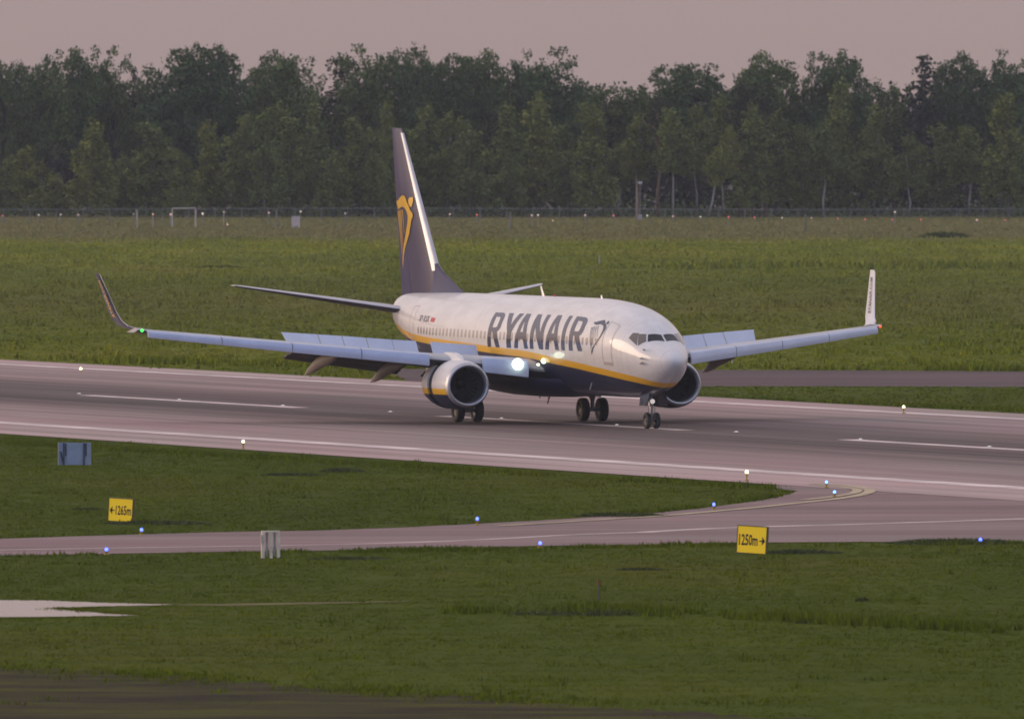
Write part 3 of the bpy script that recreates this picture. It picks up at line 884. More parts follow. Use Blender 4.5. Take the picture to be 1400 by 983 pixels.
def rough_px(pts, n, amp, seed):
    r = random.Random(seed); out = []
    for i in range(len(pts) - 1):
        for k in range(n):
            u = k / n; out.append((pts[i][0] + (pts[i + 1][0] - pts[i][0]) * u, pts[i][1] + (pts[i + 1][1] - pts[i][1]) * u + r.uniform(-amp, amp)))
    return out + [pts[-1]]
# puddle and wet streak in the near grass
m = mat('puddle_water', (.05, .045, .04), .10, spec=.5); M['water'] = m
t = NT(m); v = t.obj(); bump = t.n('ShaderNodeBump'); bump.inputs['Strength'].default_value = .012; t.l(t.noise(v, 1.5, 2), bump.inputs['Height']); t.l(bump.outputs[0], t.b.inputs['Normal'])
PUD = [(-420, 824), (-160, 820.5), (0, 820.6), (60, 821.2), (110, 823), (150, 824.6), (190, 825.4), (235, 826.4), (222, 827.2), (175, 828.2), (120, 829.4), (62, 831.6), (88, 833.8), (120, 836.4), (155, 839.6), (190, 841.6), (120, 842.8), (60, 843.4), (-160, 844.5), (-420, 836)]
PUD = rough_px(PUD + PUD[:1], 5, .22, 8)[:-1]
_, pud_pts = sheet('puddle', PUD, .012, M['water'])
WET = [(226, 827.0), (236, 826.3), (300, 825.6), (360, 824.6), (450, 823.2), (560, 821.6), (560, 822.4), (450, 825.4), (360, 827.2), (300, 828.2)]
m = dirty('wet_grass', (.17, .15, .06), .9, .2, .4, spec=.1)
_, wet_pts = sheet('wet_ground', WET, .011, m)

# bare earth at the bottom of the frame
m = mat('bare_earth', (.07, .05, .035), .95, spec=.1); t = NT(m); v = t.obj()
f = t.noise(t.mapping(v, (.13, .42, 1)), 1.0, 6, .66)
f = t.math('ADD', f, t.math('MULTIPLY', t.math('SUBTRACT', t.noise(t.mapping(v, (.7, 1.5, 1), (2, 9, 0)), 1.0, 4, .7), .5), .45))
t.l(t.ramp(f, [(.33, (.010, .007, .005)), (.43, (.026, .018, .008)), (.51, (.042, .037, .006)), (.62, (.066, .070, .003))]), t.b.inputs['Base Color'])
M['earth'] = m
MUD = [(-900, 905), (0, 913), (100, 915), (200, 922), (350, 933.5), (450, 941), (560, 946), (700, 957), (800, 966), (900, 971.5), (1000, 978), (1150, 985), (1150, 1030), (-900, 1030)]
MUD = rough_px(MUD[:12], 7, 2.4, 5) + MUD[12:]
_, mud_pts = sheet('bare_earth', MUD, .010, M['earth'])

# ------------------------------------------------------------------ grass (one mass, real blades)
def in_poly(x, y, pts):
    ins = np.zeros(len(x), bool); n = len(pts); j = n - 1
    for i in range(n):
        xi, yi = pts[i][0], pts[i][1]; xj, yj = pts[j][0], pts[j][1]
        c = ((yi > y) != (yj > y)) & (x < (xj - xi) * (y - yi) / ((yj - yi) if yj != yi else 1e-9) + xi)
        ins ^= c; j = i
    return ins

def vnoise(x, y, seed):
    """cheap smooth value noise"""
    r = np.random.default_rng(seed); tab = r.random((64, 64))
    xi = np.floor(x).astype(int); yi = np.floor(y).astype(int); fx = x - xi; fy = y - yi
    fx = fx * fx * (3 - 2 * fx); fy = fy * fy * (3 - 2 * fy)
    g = lambda a, b: tab[a % 64, b % 64]
    return (g(xi, yi) * (1 - fx) + g(xi + 1, yi) * fx) * (1 - fy) + (g(xi, yi + 1) * (1 - fx) + g(xi + 1, yi + 1) * fx) * fy

def pave_mask(x, y, grow=0.0):
    rx = (x - RO.x) * FW.x + (y - RO.y) * FW.y; o = (x - RO.x) * LF.x + (y - RO.y) * LF.y
    mk = (o > -29.0 - grow) & (o < 26.2 + grow)
    mk |= in_poly(x, y, taxi_pts) | in_poly(x, y, taxi2_pts)
    return mk

VERTS = []; NF = 0; FACES = []
def blades(x, y, hgt, wid, nb, spread):
    """nb leaning triangular blades round each point"""
    global VERTS
    n = len(x)
    for k in range(nb):
        a = RNG.random(n) * 2 * np.pi; d = spread * np.sqrt(RNG.random(n))
        bx, by = x + d * np.cos(a), y + d * np.sin(a)
        th = RNG.random(n) * np.pi; w = wid * (.6 + .8 * RNG.random(n)) / 2; h = hgt * (.5 + .8 * RNG.random(n))
        lx = (RNG.random(n) - .5) * h * .9; ly = (RNG.random(n) - .5) * h * .9
        dx, dy = np.cos(th) * w, np.sin(th) * w
        A = np.stack([bx - dx, by - dy, np.full(n, -.005)], 1); B = np.stack([bx + dx, by + dy, np.full(n, -.005)], 1); C = np.stack([bx + lx, by + ly, h], 1)
        flip = (dx * 1.0) < 0          # keep every blade's front face on the same side
        A2 = np.where(flip[:, None], B, A); B2 = np.where(flip[:, None], A, B)
        VERTS.append(np.stack([A2, B2, C], 1).reshape(-1, 3))

def scatter(d0, d1, dens, margin=6):
    w1 = d1 * 720 / FPX + margin
    n = int(dens * 2 * w1 * (d1 - d0))
    y = d0 + RNG.random(n) * (d1 - d0); x = (RNG.random(n) * 2 - 1) * w1
    keep = np.abs(x) < y * 720 / FPX + margin
    return x[keep], y[keep]

# near verge, island between the pavements, and the far field
for d0, d1, dens, h, w, nb, sp in ((415, 480, 10, .024, .07, 4, .16), (480, 560, 9, .028, .075, 4, .18), (560, 760, 7, .034, .08, 4, .2), (760, 1000, 1.8, .055, .14, 4, .3), (1000, 1330, 1.0, .065, .20, 4, .45), (1330, 1790, .7, .075, .28, 4, .6)):
    x, y = scatter(d0, d1, dens, 12 if d0 < 760 else 38)
    edge = pave_mask(x, y, .4)
    x, y = x[~edge], y[~edge]
    bad = in_poly(x, y, pud_pts) | in_poly(x, y, wet_pts)
    mud = in_poly(x, y, mud_pts)
    patch = vnoise(x * .45 + 9, y * .16, 3) * .6 + vnoise(x * 1.6, y * .6, 4) * .4
    keep = ~bad & (~mud | (patch + .35 * (vnoise(x * .35 + 3, y * .9, 31) - .5) > .37)) & (patch > .16)
    # open water edge: keep the grass short for a few metres in front of the puddle
    front = in_poly(x, y + 2.5, pud_pts) | in_poly(x, y + 1.2, pud_pts)
    hh = h * (.55 + .9 * patch)
    hh = np.where(front, hh * .35, hh); hh = np.where(mud, hh * .7, hh)
    x, y, hh = x[keep], y[keep], hh[keep]
    blades(x, y, hh, w, nb, sp)
# rough taller growth: along pavement edges, the ditch line and in scattered patches
def along(px, n, jx, jy, h, w, nb=6, sp=.25):
    pts = [G(a, b) for a, b in px]
    P0 = np.array(pts); seg = np.linalg.norm(np.diff(P0, axis=0), axis=1); cum = np.concatenate([[0], np.cumsum(seg)])
    t = RNG.random(n) * cum[-1]
    x = np.interp(t, cum, P0[:, 0]) + RNG.normal(0, jx, n); y = np.interp(t, cum, P0[:, 1]) + RNG.normal(0, jy, n)
    k = vnoise(x * .35, y * .2, 11) + .5 * vnoise(x * 1.3, y * .7, 12)
    mk = (k > .62) & ~pave_mask(x, y, .3)
    x, y, k = x[mk], y[mk], k[mk]
    blades(x, y, h * (.4 + .8 * k), w, nb, sp)
along([(620, 837), (740, 835), (830, 836), (960, 842), (1080, 848), (1150, 852), (1400, 864)], 900, .3, 1.0, .22, .07)
along([(0, 739), (300, 729.5), (550, 723.5), (780, 711.5), (1000, 692), (1080, 677)], 1500, .2, .8, .15, .06)
along([(0, 605), (440, 631), (880, 658), (1060, 668)], 1300, .2, 1.6, .13, .07)
along([(0, 758), (440, 755), (880, 747), (1400, 743)], 1300, .2, .8, .13, .06)
along([(0, 492), (440, 500), (560, 503), (970, 504.5), (1400, 507)], 1600, .3, 3.0, .26, .14)
along([(960, 545), (1400, 561)], 700, .3, 2.0, .14, .10)
along([(0, 914), (200, 922), (450, 941), (700, 957), (900, 971)], 900, .4, 2.2, .07, .06)
along([(80, 832), (120, 831), (240, 829.5)], 240, .25, .3, .04, .05)
along([(90, 833), (110, 834.5), (190, 840.6)], 160, .25, .25, .03, .05)
along([(150, 843), (60, 845), (-20, 846)], 200, .3, .3, .025, .05)
along([(920, 366), (1100, 363), (1400, 366)], 700, 1.2, 9, .35, .3)
x, y = scatter(440, 760, .05); mk = ~pave_mask(x, y, .5) & ~in_poly(x, y, pud_pts); x, y = x[mk], y[mk]
for _ in range(4):
    blades(x + RNG.normal(0, .35, len(x)), y + RNG.normal(0, .5, len(x)), np.full(len(x), .13), .05, 6, .25)
x, y = scatter(870, 1650, .02); mk = ~pave_mask(x, y, .5); x, y = x[mk], y[mk]
for _ in range(5):
    blades(x + RNG.normal(0, .8, len(x)), y + RNG.normal(0, 2, len(x)), np.full(len(x), .26), .14, 6, .5)

def mesh_np(name, verts, fsize, mt):
    me = bpy.data.meshes.new(name); n = len(verts); nf = n // fsize
    me.vertices.add(n); me.vertices.foreach_set('co', np.ascontiguousarray(verts, dtype=np.float32).ravel())
    me.loops.add(n); me.loops.foreach_set('vertex_index', np.arange(n, dtype=np.int32))
    me.polygons.add(nf); me.polygons.foreach_set('loop_start', np.arange(0, n, fsize, dtype=np.int32))
    me.polygons.foreach_set('loop_total', np.full(nf, fsize, dtype=np.int32))
    me.materials.append(mt); me.update(calc_edges=True); me.validate()
    return me
gv = np.concatenate(VERTS)
gm = mesh_np('grass', gv, 3, M['blades'])
nt3 = len(gv) // 3
nrm = np.concatenate([RNG.normal(0, .28, (nt3, 2)), np.ones((nt3, 1))], 1); nrm /= np.linalg.norm(nrm, axis=1)[:, None]
gm.polygons.foreach_set('use_smooth', np.ones(nt3, bool))
gm.normals_split_custom_set(np.repeat(nrm, 3, axis=0).tolist())
tag(link(bpy.data.objects.new('grass', gm)), kind='stuff')
print('grass blades', len(gv) // 3)

# a few single tussocks and a far bush, each a thing
def tussock(px, py, w, h, label, name='grass_tussock', cat='tussock', n=260, bw=.045, col=None):
    gx, gy = G(px, py)
    a = RNG.random(n) * 2 * np.pi; r = np.sqrt(RNG.random(n)) * w / 2
    x = r * np.cos(a); y = r * np.sin(a); hh = h * (.45 + .55 * RNG.random(n)) * np.clip(1.15 - (2 * r / w) ** 2, .2, 1)
    th = RNG.random(n) * np.pi; dx = np.cos(th) * bw / 2; dy = np.sin(th) * bw / 2
    lx = x * .25 + RNG.normal(0, .25, n) * hh; ly = RNG.normal(0, .25, n) * hh
    V = np.stack([np.stack([x - dx, y - dy, np.full(n, -.01)], 1), np.stack([x + dx, y + dy, np.full(n, -.01)], 1), np.stack([x + lx, y + ly, hh], 1)], 1).reshape(-1, 3)
    o = link(bpy.data.objects.new(name, mesh_np(name, V, 3, col or M['weed']))); o.location = (gx, gy, 0)
    return tag(o, label, cat)
M['weed'] = dirty('weed_leaf', (.060, .080, .010), .9, .2, 3.0)
tussock(823, 841, 2.6, .34, 'dark grass tussock at the foot of the thin red-topped stake')
tussock(745, 840, 2.0, .22, 'low dark green tussock left of the thin red-topped stake')
tussock(1179, 822, .42, .17, 'tiny dark tuft alone in the near grass at the lower right')
tussock(1112, 852, .9, .20, 'ragged dark tussock in the ditch line below the 1250m sign')
tussock(1291, 325, 4.2, .62, 'low dark bush in the far field before the forest, right side', 'bush', 'bush', 900, .22)
tussock(300, 366, 3.6, .25, 'flat dark weed patch in the far field left of the tail fin', 'weed_patch', 'weeds', 300, .2)

for px, py, w_, h_, lab in ((468, 645, 1.6, .20, 'dark weed clump in the island grass near the runway shoulder'), (400, 650, 2.2, .13, 'long low dark weed patch in the middle of the island grass'), (215, 716, 3.4, .15, 'dark weed patch right behind the foot of the 1265m sign'), (480, 764, 2.4, .10, 'low dark weed patch below the taxiway, right of the cream rack'), (850, 705.5, 3.0, .16, 'dark rank growth on the island edge above the taxiway, right of centre'), (1095, 756, 2.4, .16, 'dark weed patch right of the 1250m sign'), (1310, 742.6, 4.2, .20, 'raised weeds on the taxiway edge left of the rightmost blue light'), (875, 779, 1.4, .10, 'faint dark weed patch below the taxiway near the middle'), (120, 697, 1.0, .11, 'small dark weed clump left above the 1265m sign')):
    tussock(px, py, w_, h_, lab, 'weed_patch', 'weeds', int(600 * w_), .09)
# ------------------------------------------------------------------ signs, boxes, posts on the near ground
SIGN_Y = mat('sign_yellow', (.80, .50, .012), .35, emit=(1, .62, .01), estr=.32)     # yellow face with weak emission added
SIGN_B = mat('sign_black', (.012, .011, .01), .5)
SIGN_E = dirty('sign_case', (.10, .085, .02), .5, .2, 3.0)
def taxi_sign(px, py, w, h, yaw, roll, txt, arrow, label):
    gx, gy = G(px, py); e = empty('distance_sign', (gx, gy, 0), rad(yaw)); tag(e, label, 'sign', 'yellow runway distance signs')
    R = Matrix.Rotation(rad(roll), 3, 'Y'); z0 = .03
    mb = MB(); mb.box((0, .11, z0 + h / 2), (w + .05, .20, h + .05), M=R); mb.build('case', SIGN_E, e)
    mb = MB(); mb.box((0, .0, z0 + h / 2), (w, .03, h), M=R); face = mb.build('face_panel', SIGN_Y, e)
    fr = MB()
    for cx_, cz_, lx_, lz_ in ((0, h / 2 + .012, w + .05, .024), (0, -h / 2 - .012, w + .05, .024), (-w / 2 - .012, 0, .024, h), (w / 2 + .012, 0, .024, h)):
        c_ = R @ Vector((cx_, -.004, cz_)) + Vector((0, 0, z0 + h / 2)); fr.box(c_, (lx_, .045, lz_), M=R)
    fr.build('frame', SIGN_E, e)
    for sx in (-.32, .32):
        mb = MB(); mb.box((sx * w, .11, .035), (.05, .05, .13)); mb.box((sx * w, .11, -.01), (.18, .22, .06)); mb.build('leg', M['strut'], e)
    def pt(x, z): return R @ Vector((x, -.0175, z - h / 2)) + Vector((0, 0, z0 + h / 2))
    tw = w * .66; tx0 = -w * .45 if arrow > 0 else -w * .21
    place_font(txt, lambda u, v: pt(tx0 + u * tw, h * .27 + v * h * .44), 'lettering', SIGN_B, face, .026)
    mb = MB(); ax = w * .37 if arrow > 0 else -w * .36; az = h * .47; L = w * .105; q = arrow
    mb.poly([pt(ax - q * L, az - .022), pt(ax + q * L * .30, az - .022), pt(ax + q * L * .30, az + .022), pt(ax - q * L, az + .022)][::q])
    mb.poly([pt(ax + q * L, az), pt(ax - q * L * .15, az + .15), pt(ax - q * L * .05, az + .02), pt(ax + q * L * .36, az)][::q])
    mb.poly([pt(ax + q * L, az), pt(ax + q * L * .36, az), pt(ax - q * L * .05, az - .02), pt(ax - q * L * .15, az - .15)][::q])
    mb.build('arrow', SIGN_B, face)
taxi_sign(165, 713.5, .82, .76, -14, 3.2, '1265m', -1, 'yellow sign reading 1265m with left arrow, in the grass island at left')
taxi_sign(1028, 757, .93, .84, -14, 3.2, '1250m', 1, 'yellow sign reading 1250m with right arrow, at the taxiway edge')

BOARD = dirty('board_grey', (.34, .40, .50), .5, .10, 2.0)
BOARD_D = dirty('board_post', (.06, .065, .09), .5, .2, 3.0)
gx, gy = G(102, 636.5); e = empty('sign_board', (gx, gy, 0), rad(4)); tag(e, 'blue-grey back of a sign board on two posts beside the runway', 'sign')
mb = MB(); mb.box((0, 0, .46), (1.22, .06, .86)); mb.build('panel', BOARD, e)
for sx in (-.42, .36):
    mb = MB(); mb.box((sx, -.07, .44), (.055, .08, .88)); mb.box((sx + .08, -.045, .62), (.05, .03, .50)); mb.build('post', BOARD_D, e)
mb = MB(); mb.tube([(-.54, -.05, .55), (-.43, -.09, .02)], .03, 6); mb.build('brace', BOARD_D, e)
mb = MB(); mb.box((-.625, .0, .46), (.03, .16, .88)); mb.box((.625, .0, .46), (.03, .10, .86)); mb.build('edge_frame', dirty('edge_frame', (.42, .40, .40), .5, .1, 3), e)

CREAM = dirty('cream_paint', (.86, .73, .54), .6, .12, 4.0)
PANEL = dirty('panel_grey', (.50, .45, .46), .6, .18, 5.0)
gx, gy = G(370, 763); e = empty('equipment_rack', (gx, gy, 0), rad(6)); tag(e, 'cream steel equipment rack of three upright posts standing by the taxiway', 'equipment rack')
for sx, w_ in ((-.245, .095), (.015, .075), (.245, .085)):
    mb = MB(); mb.box((sx, 0, .41), (w_, .22, .82)); mb.build('upright', CREAM, e)
mb = MB(); mb.box((0, 0, .845), (.58, .24, .045)); mb.build('top_rail', CREAM, e)
for sx in (-.115, .13):
    mb = MB(); mb.box((sx, .05, .44), (.06, .06, .74)); mb.build('panel', PANEL, e)
mb = MB(); mb.box((-.275, -.15, .62), (.10, .07, .25)); mb.build('junction_box', dirty('box_cream', (.62, .52, .40), .5, .08, 5), e)

M['stake_wood'] = dirty('stake_wood', (.12, .10, .085), .8, .2, 6.0)
gx, gy = G(818, 833)
e = empty('marker_stake', (gx, gy, 0)); tag(e, 'thin weathered stake with a red top standing in the near grass', 'stake')
mb = MB(); mb.tube([(0, 0, -.05), (.004, 0, .71)], [.028, .026], 8); mb.build('shaft', M['stake_wood'], e)
mb = MB(); mb.tube([(.004, 0, .71), (.005, 0, .86)], [.031, .030], 8); mb.build('painted_top', mat('stake_red', (.22, .035, .02), .7), e)
for px, y0, y1, lab in ((819.5, 349, 361, 'short white stake alone in the far field right of the tail fin'), (1001.5, 484, 496.5, 'short pale stake standing behind the port wing')):
    gx, gy = G(px, y1); e = empty('marker_stake', (gx, gy, 0)); tag(e, lab, 'stake')
    hh = (y1 - y0) * gy / FPX
    mb = MB(); mb.tube([(0, 0, -.05), (0, 0, hh)], [.05, .045], 8); mb.build('shaft', dirty('stake_white', (.42, .40, .34), .7, .1, 3), e)
    mb = MB(); mb.tube([(0, 0, hh - .003), (0, 0, hh + .05)], [.055, .03], 8); mb.build('cap', M['stake_wood'], e)

# ------------------------------------------------------------------ airfield lights
LY = dirty('light_stem_yellow', (.42, .30, .02), .6, .15, 6)
def edge_light(px, base, h, lens_col, strength, r, label, cat, group, name, tall=False):
    gx, gy = G(px, base, .03); e = empty(name, (gx, gy, .03 if pave_mask(np.array([gx]), np.array([gy]))[0] else 0.0)); tag(e, label, cat, group)
    mb = MB(); mb.tube([(0, 0, 0), (0, 0, .03)], [.09, .085], 12); mb.build('base_plate', LY, e, True, 40)
    mb = MB(); mb.tube([(0, 0, .028), (0, 0, h - .11)], .028, 10); mb.tube([(0, 0, h - .13), (0, 0, h - .07)], [.05, .07], 10); mb.build('stem', LY, e, True, 40)
    mb = MB(); mb.sphere((0, 0, h - .02), r, sz=1.15); mb.build('lens', lens_col, e, True)
LW = mat('lens_white', (.9, .9, .7), .2, emit=(1, 1, .50), estr=3)
LB = mat('lens_blue', (.1, .2, .9), .2, emit=(.06, .10, 1), estr=6)
LBW = mat('lens_blue_pale', (.2, .4, .9), .2, emit=(.10, .30, 1), estr=4)
g1 = 'raised white runway edge lights'
edge_light(332.5, 613.5, .31, LW, 9, .062, 'yellow-stemmed white light on the near runway edge, left of the engine', 'runway light', g1, 'runway_edge_light')
edge_light(1021, 656.8, .33, LW, 9, .07, 'yellow-stemmed white light on the near runway edge at the island tip', 'runway light', g1, 'runway_edge_light')
edge_light(1235.5, 565, .30, LW, 9, .065, 'yellow-stemmed white light on the far runway edge at right', 'runway light', g1, 'runway_edge_light')
edge_light(110.5, 507, .12, LW, 9, .07, 'tiny white light on the far runway edge below the left winglet', 'runway light', g1, 'runway_edge_light')
g2 = 'blue taxiway edge lights'
for px, base, h, lab, mt in ((193.5, 731, .19, 'blue light on a stub at the island edge, below the 1265m sign', LB), (145.5, 757, .19, 'blue light on the near taxiway edge, leftmost of the blue lights', LB), (652.5, 717.5, .23, 'blue light on yellow stem at the island edge, under the engine', LB), (738.5, 747, .16, 'blue light low on the near taxiway edge, middle of the photo', LB), (976, 696.5, .20, 'blue light at the dark grass edge near the island tip', LB), (1130, 666.5, .22, 'pale blue light beside the runway edge line, upper of the pair at the yellow bend', LBW), (1141, 679, .19, 'pale blue light inside the yellow bend line, lower of the pair', LBW), (1340.5, 742.5, .17, 'blue light on the near taxiway edge, rightmost of the blue lights', LB)):
    edge_light(px, base, h, mt, 12, .052, lab, 'taxiway light', g2, 'taxiway_light')

LC = mat('lens_centre', (.9, .9, .85), .2, emit=(1, .96, .88), estr=.7)
def flush_light(k, label):
    p = RW(-82.08 + 15 * k, .95)
    e = empty('centreline_light', (p.x, p.y, .026), RZ); tag(e, label, 'runway light', 'flush lights along the runway centre line')
    mb = MB(); mb.tube([(0, 0, 0), (0, 0, .018)], [.16, .13], 14); mb.build('housing', M['strut'], e, True, 40)
    mb = MB(); mb.box((0, 0, .03), (.10, .10, .02)); mb.build('lens', LC, e)
for k, lab in ((0, 'flush white light before the left dash of the centre line'), (1, 'flush white light midway along the left centre-line dash'), (2, 'flush white light at the right end of the left centre-line dash'), (3, 'flush white light on bare asphalt left of the near engine'), (4, 'flush white light just right of the near main wheels'), (5, 'flush white light at the foot of the far main wheels'), (6, 'flush white light alone on the asphalt right of the nose wheels'), (7, 'flush white light at the start of the right centre-line dash'), (8, 'flush white light on the right centre-line dash near the frame edge')):
    flush_light(k, lab)

# ------------------------------------------------------------------ far fence and approach lights
GALV = dirty('galvanised_steel', (.20, .20, .20), .5, .15, 2)
GALV_L = dirty('pale_steel', (.42, .36, .33), .5, .12, 2)
fx = lambda px: 1697 + (px / 1400.0) * 45
def at_depth(px, d): return ((px - 700) / FPX * d, d)
e = empty('fence', (*at_depth(700, fx(700)), 0)); tag(e, 'grey wire perimeter fence on posts running along the forest edge', 'fence')
E0 = Vector(e.location)
fh = lambda px: 1.18 - .30 * max(0, min(1, (px - 500) / 600))
pos = list(np.arange(-864, 2280, 36.2))
for i, px in enumerate(pos):
    x, y = at_depth(px, fx(px)); h = fh(px)
    mb = MB(); mb.tube([(x - E0.x, y - E0.y, -.1), (x - E0.x, y - E0.y, h), (x - E0.x + .06, y - E0.y + .12, h + .10)], [.045, .04, .02], 6); mb.build('post', GALV, e)
for fr in (.25, .5, .75, .97, 1.06):
    mb = MB()
    mb.tube([(at_depth(px, fx(px))[0] - E0.x, at_depth(px, fx(px))[1] - E0.y - .05, fh(px) * fr) for px in pos], .012 if fr < .9 else .022, 5); mb.build('wire', GALV, e)

LAMPM = {'red': mat('lamp_red', (.5, .05, .05), .3, emit=(1, .18, .16), estr=.9), 'pink': mat('lamp_pink', (.8, .6, .55), .3, emit=(1, .55, .5), estr=.7),
         'white': mat('lamp_white', (.85, .8, .7), .3, emit=(1, .80, .68), estr=.8), 'dim': mat('lamp_dim', (.55, .5, .47), .3, emit=(1, .8, .7), estr=.4), 'amber': mat('lamp_amber', (.8, .4, .2), .3, emit=(1, .55, .3), estr=1.2)}
FL = [
    (3.5, 295, 307, 'red', .11, 'red lamp on a short post, first along the fence from the left edge'),
    (53, 294, 306, 'white', .10, 'small white lamp on a post, second along the fence from the left edge'),
    (83, 293.5, 307, 'white', .10, 'white lamp on a grey post, third along the fence from the left edge'),
    (107, 294, 307, 'pink', .11, 'pinkish lamp on a post, fourth along the fence from the left edge'),
    (182.5, 293, 306, 'dim', .09, 'dim lamp just left of the bright bare post near the gate frame'),
    (209, 293, 311, 'amber', .11, 'yellowish lamp on a thin post left of the metal gate frame'),
    (233.5, 293.5, 309, 'pink', .17, 'large pink-white lamp at the left upright of the metal gate frame'),
    (277, 292.5, 309, 'white', .17, 'bright white lamp just right of the metal gate frame'),
    (306, 290, 309, 'dim', .12, 'dim lamp on a pole between the gate frame and the white cabinet'),
    (311, 307, 311, 'amber', .11, 'orange lamp low in the grass right of the metal gate frame'),
    (367.5, 291, 306, 'pink', .13, 'pink lamp on a post left of the white cabinet'),
    (411, 289.5, 306, 'white', .13, 'white lamp on a post right behind the white cabinet'),
    (472, 292, 309, 'dim', .13, 'dim lamp on a post midway between white cabinet and tail fin'),
    (615, 293, 304.5, 'pink', .13, 'pink lamp on a post, nearest on the right of the tail fin'),
    (652, 294, 305, 'red', .14, 'red lamp on a post, second on the right of the tail fin'),
    (727, 294.5, 312, 'pink', .13, 'pink lamp, left one of the close pair right of the tail fin'),
    (735.5, 294.2, 312, 'white', .12, 'pale lamp, right one of the close pair right of the tail fin'),
    (756, 302, 306, 'amber', .09, 'tiny orange lamp low in the grass right of the lamp pair'),
    (800, 294.5, 304, 'pink', .13, 'pink lamp on a post, second to the left of the tall camera mast'),
    (839, 295, 306, 'red', .13, 'red lamp on a post, first to the left of the tall camera mast'),
    (885, 295, 302, 'white', .13, 'white lamp just right of the tall camera mast'),
    (920, 296, 302, 'pink', .13, 'pink lamp, second to the right of the tall camera mast'),
    (957.5, 296.5, 302, 'white', .12, 'white lamp before the foot of the leaning birch trunk'),
    (996, 296.8, 313, 'red', .13, 'red lamp on a longer post right of the leaning birch trunk'),
    (1031.5, 297.5, 302, 'red', .12, 'red lamp low before the two pale pine trunks'),
    (1069.5, 298, 302.5, 'white', .10, 'whitish lamp low at the forest edge, next right of the pine trunks'),
    (1109.5, 298.2, 303, 'pink', .10, 'pink lamp low at the forest edge right of the greenish bare post'),
    (1145.5, 299, 303, 'red', .10, 'red lamp low at the forest edge, second right of the greenish bare post'),
    (1182.5, 300, 304, 'red', .12, 'red lamp low at the forest edge, third right of the greenish bare post'),
    (1220, 300.5, 305, 'red', .12, 'red lamp low under the raised white lamp at the forest edge'),
    (1223.5, 290, 305, 'white', .13, 'white lamp on a taller thin post at right, above a red lamp'),
    (1259, 300.5, 305, 'red', .13, 'red lamp low at the forest edge above the dark far bush'),
    (1335.5, 301, 306, 'pink', .14, 'pink lamp low at the forest edge, last but one towards the right edge'),
    (1374, 301.2, 306, 'red', .11, 'red lamp low at the forest edge, last towards the right edge'),
]
for px, ly, by, colr, r, lab in FL:
    gx, gy = G(px, by); h = (by - ly) * gy / FPX
    r *= .58; e = empty('approach_light', (gx, gy, 0)); tag(e, lab, 'approach light', 'approach lights before the forest')
    if h > .45:
        mb = MB(); mb.tube([(0, 0, -.05), (0, 0, h - .05)], [.045, .035], 8)
        mb.tube([(-.02, 0, h - .08), (.22, .05, h + .04)], .025, 6)
    else:
        mb = MB(); mb.tube([(0, 0, -.05), (0, 0, max(.06, h - .04))], [.06, .05], 8)
    mb.build('post', GALV_L if px in (209, 306) else GALV, e, True, 40)
    mb = MB(); mb.sphere((0, -.05, h), r, sz=.85); mb.build('lamp', LAMPM[colr], e, True)

for px, y0, y1, mt, w_, lab in ((187.5, 288, 313, GALV_L, .07, 'bright bare metal post left of the gate frame'), (378, 288, 312, GALV, .07, 'grey bare post just left of the white cabinet'), (698, 291, 314, GALV, .07, 'grey bare post before the fence right of the tail fin'), (1101, 295, 318, dirty('mossy_post', (.17, .18, .12), .8, .2, 2), .10, 'greenish bare post in the far field right of the pine trunks')):
    gx, gy = G(px, y1); h = (y1 - y0) * gy / FPX; e = empty('marker_post', (gx, gy, 0)); tag(e, lab, 'post')
    mb = MB(); mb.tube([(0, 0, -.1), (0, 0, h)], [w_, w_ * .9], 8); mb.build('shaft', mt, e)
    mb = MB(); mb.tube([(0, 0, h - .004), (0, 0, h + .05)], [w_ * 1.1, w_ * .6], 8); mb.build('cap', mt, e)

GATE = dirty('gate_paint', (.52, .45, .42), .6, .1, 2)
gx, gy = G(252, 311); k = gy / FPX; e = empty('gate_frame', (gx, gy, 0)); tag(e, 'open rectangular metal gate frame standing before the fence at left', 'gate frame')
for sx in (-16.5, 15.5):
    mb = MB(); mb.tube([(sx * k, 0, -.1), (sx * k, 0, 25.5 * k)], .07, 8); mb.build('upright', GATE, e)
mb = MB(); mb.tube([(-16.5 * k, 0, 25.8 * k), (15.5 * k, 0, 26.2 * k)], .06, 8); mb.build('crossbar', GATE, e)

gx, gy = G(403, 312); k = gy / FPX; e = empty('cabinet', (gx, gy, 0), rad(-16)); tag(e, 'white upright electrical cabinet with a blue shaded side, left of the tail fin', 'cabinet')
mb = MB(); mb.box((0, .3, 8 * k), (9 * k, .62, 16 * k)); mb.build('body', dirty('cabinet_white', (.66, .56, .55), .5, .05, 2), e)
mb = MB(); mb.box((0, .3, 16.3 * k), (9.8 * k, .68, .6 * k)); mb.build('roof', GALV, e)
mb = MB(); mb.box((-.2 * k, -.015, 8 * k), (7.6 * k, .02, 14 * k)); mb.build('door', dirty('cabinet_door', (.62, .52, .51), .5, .05, 2), e)

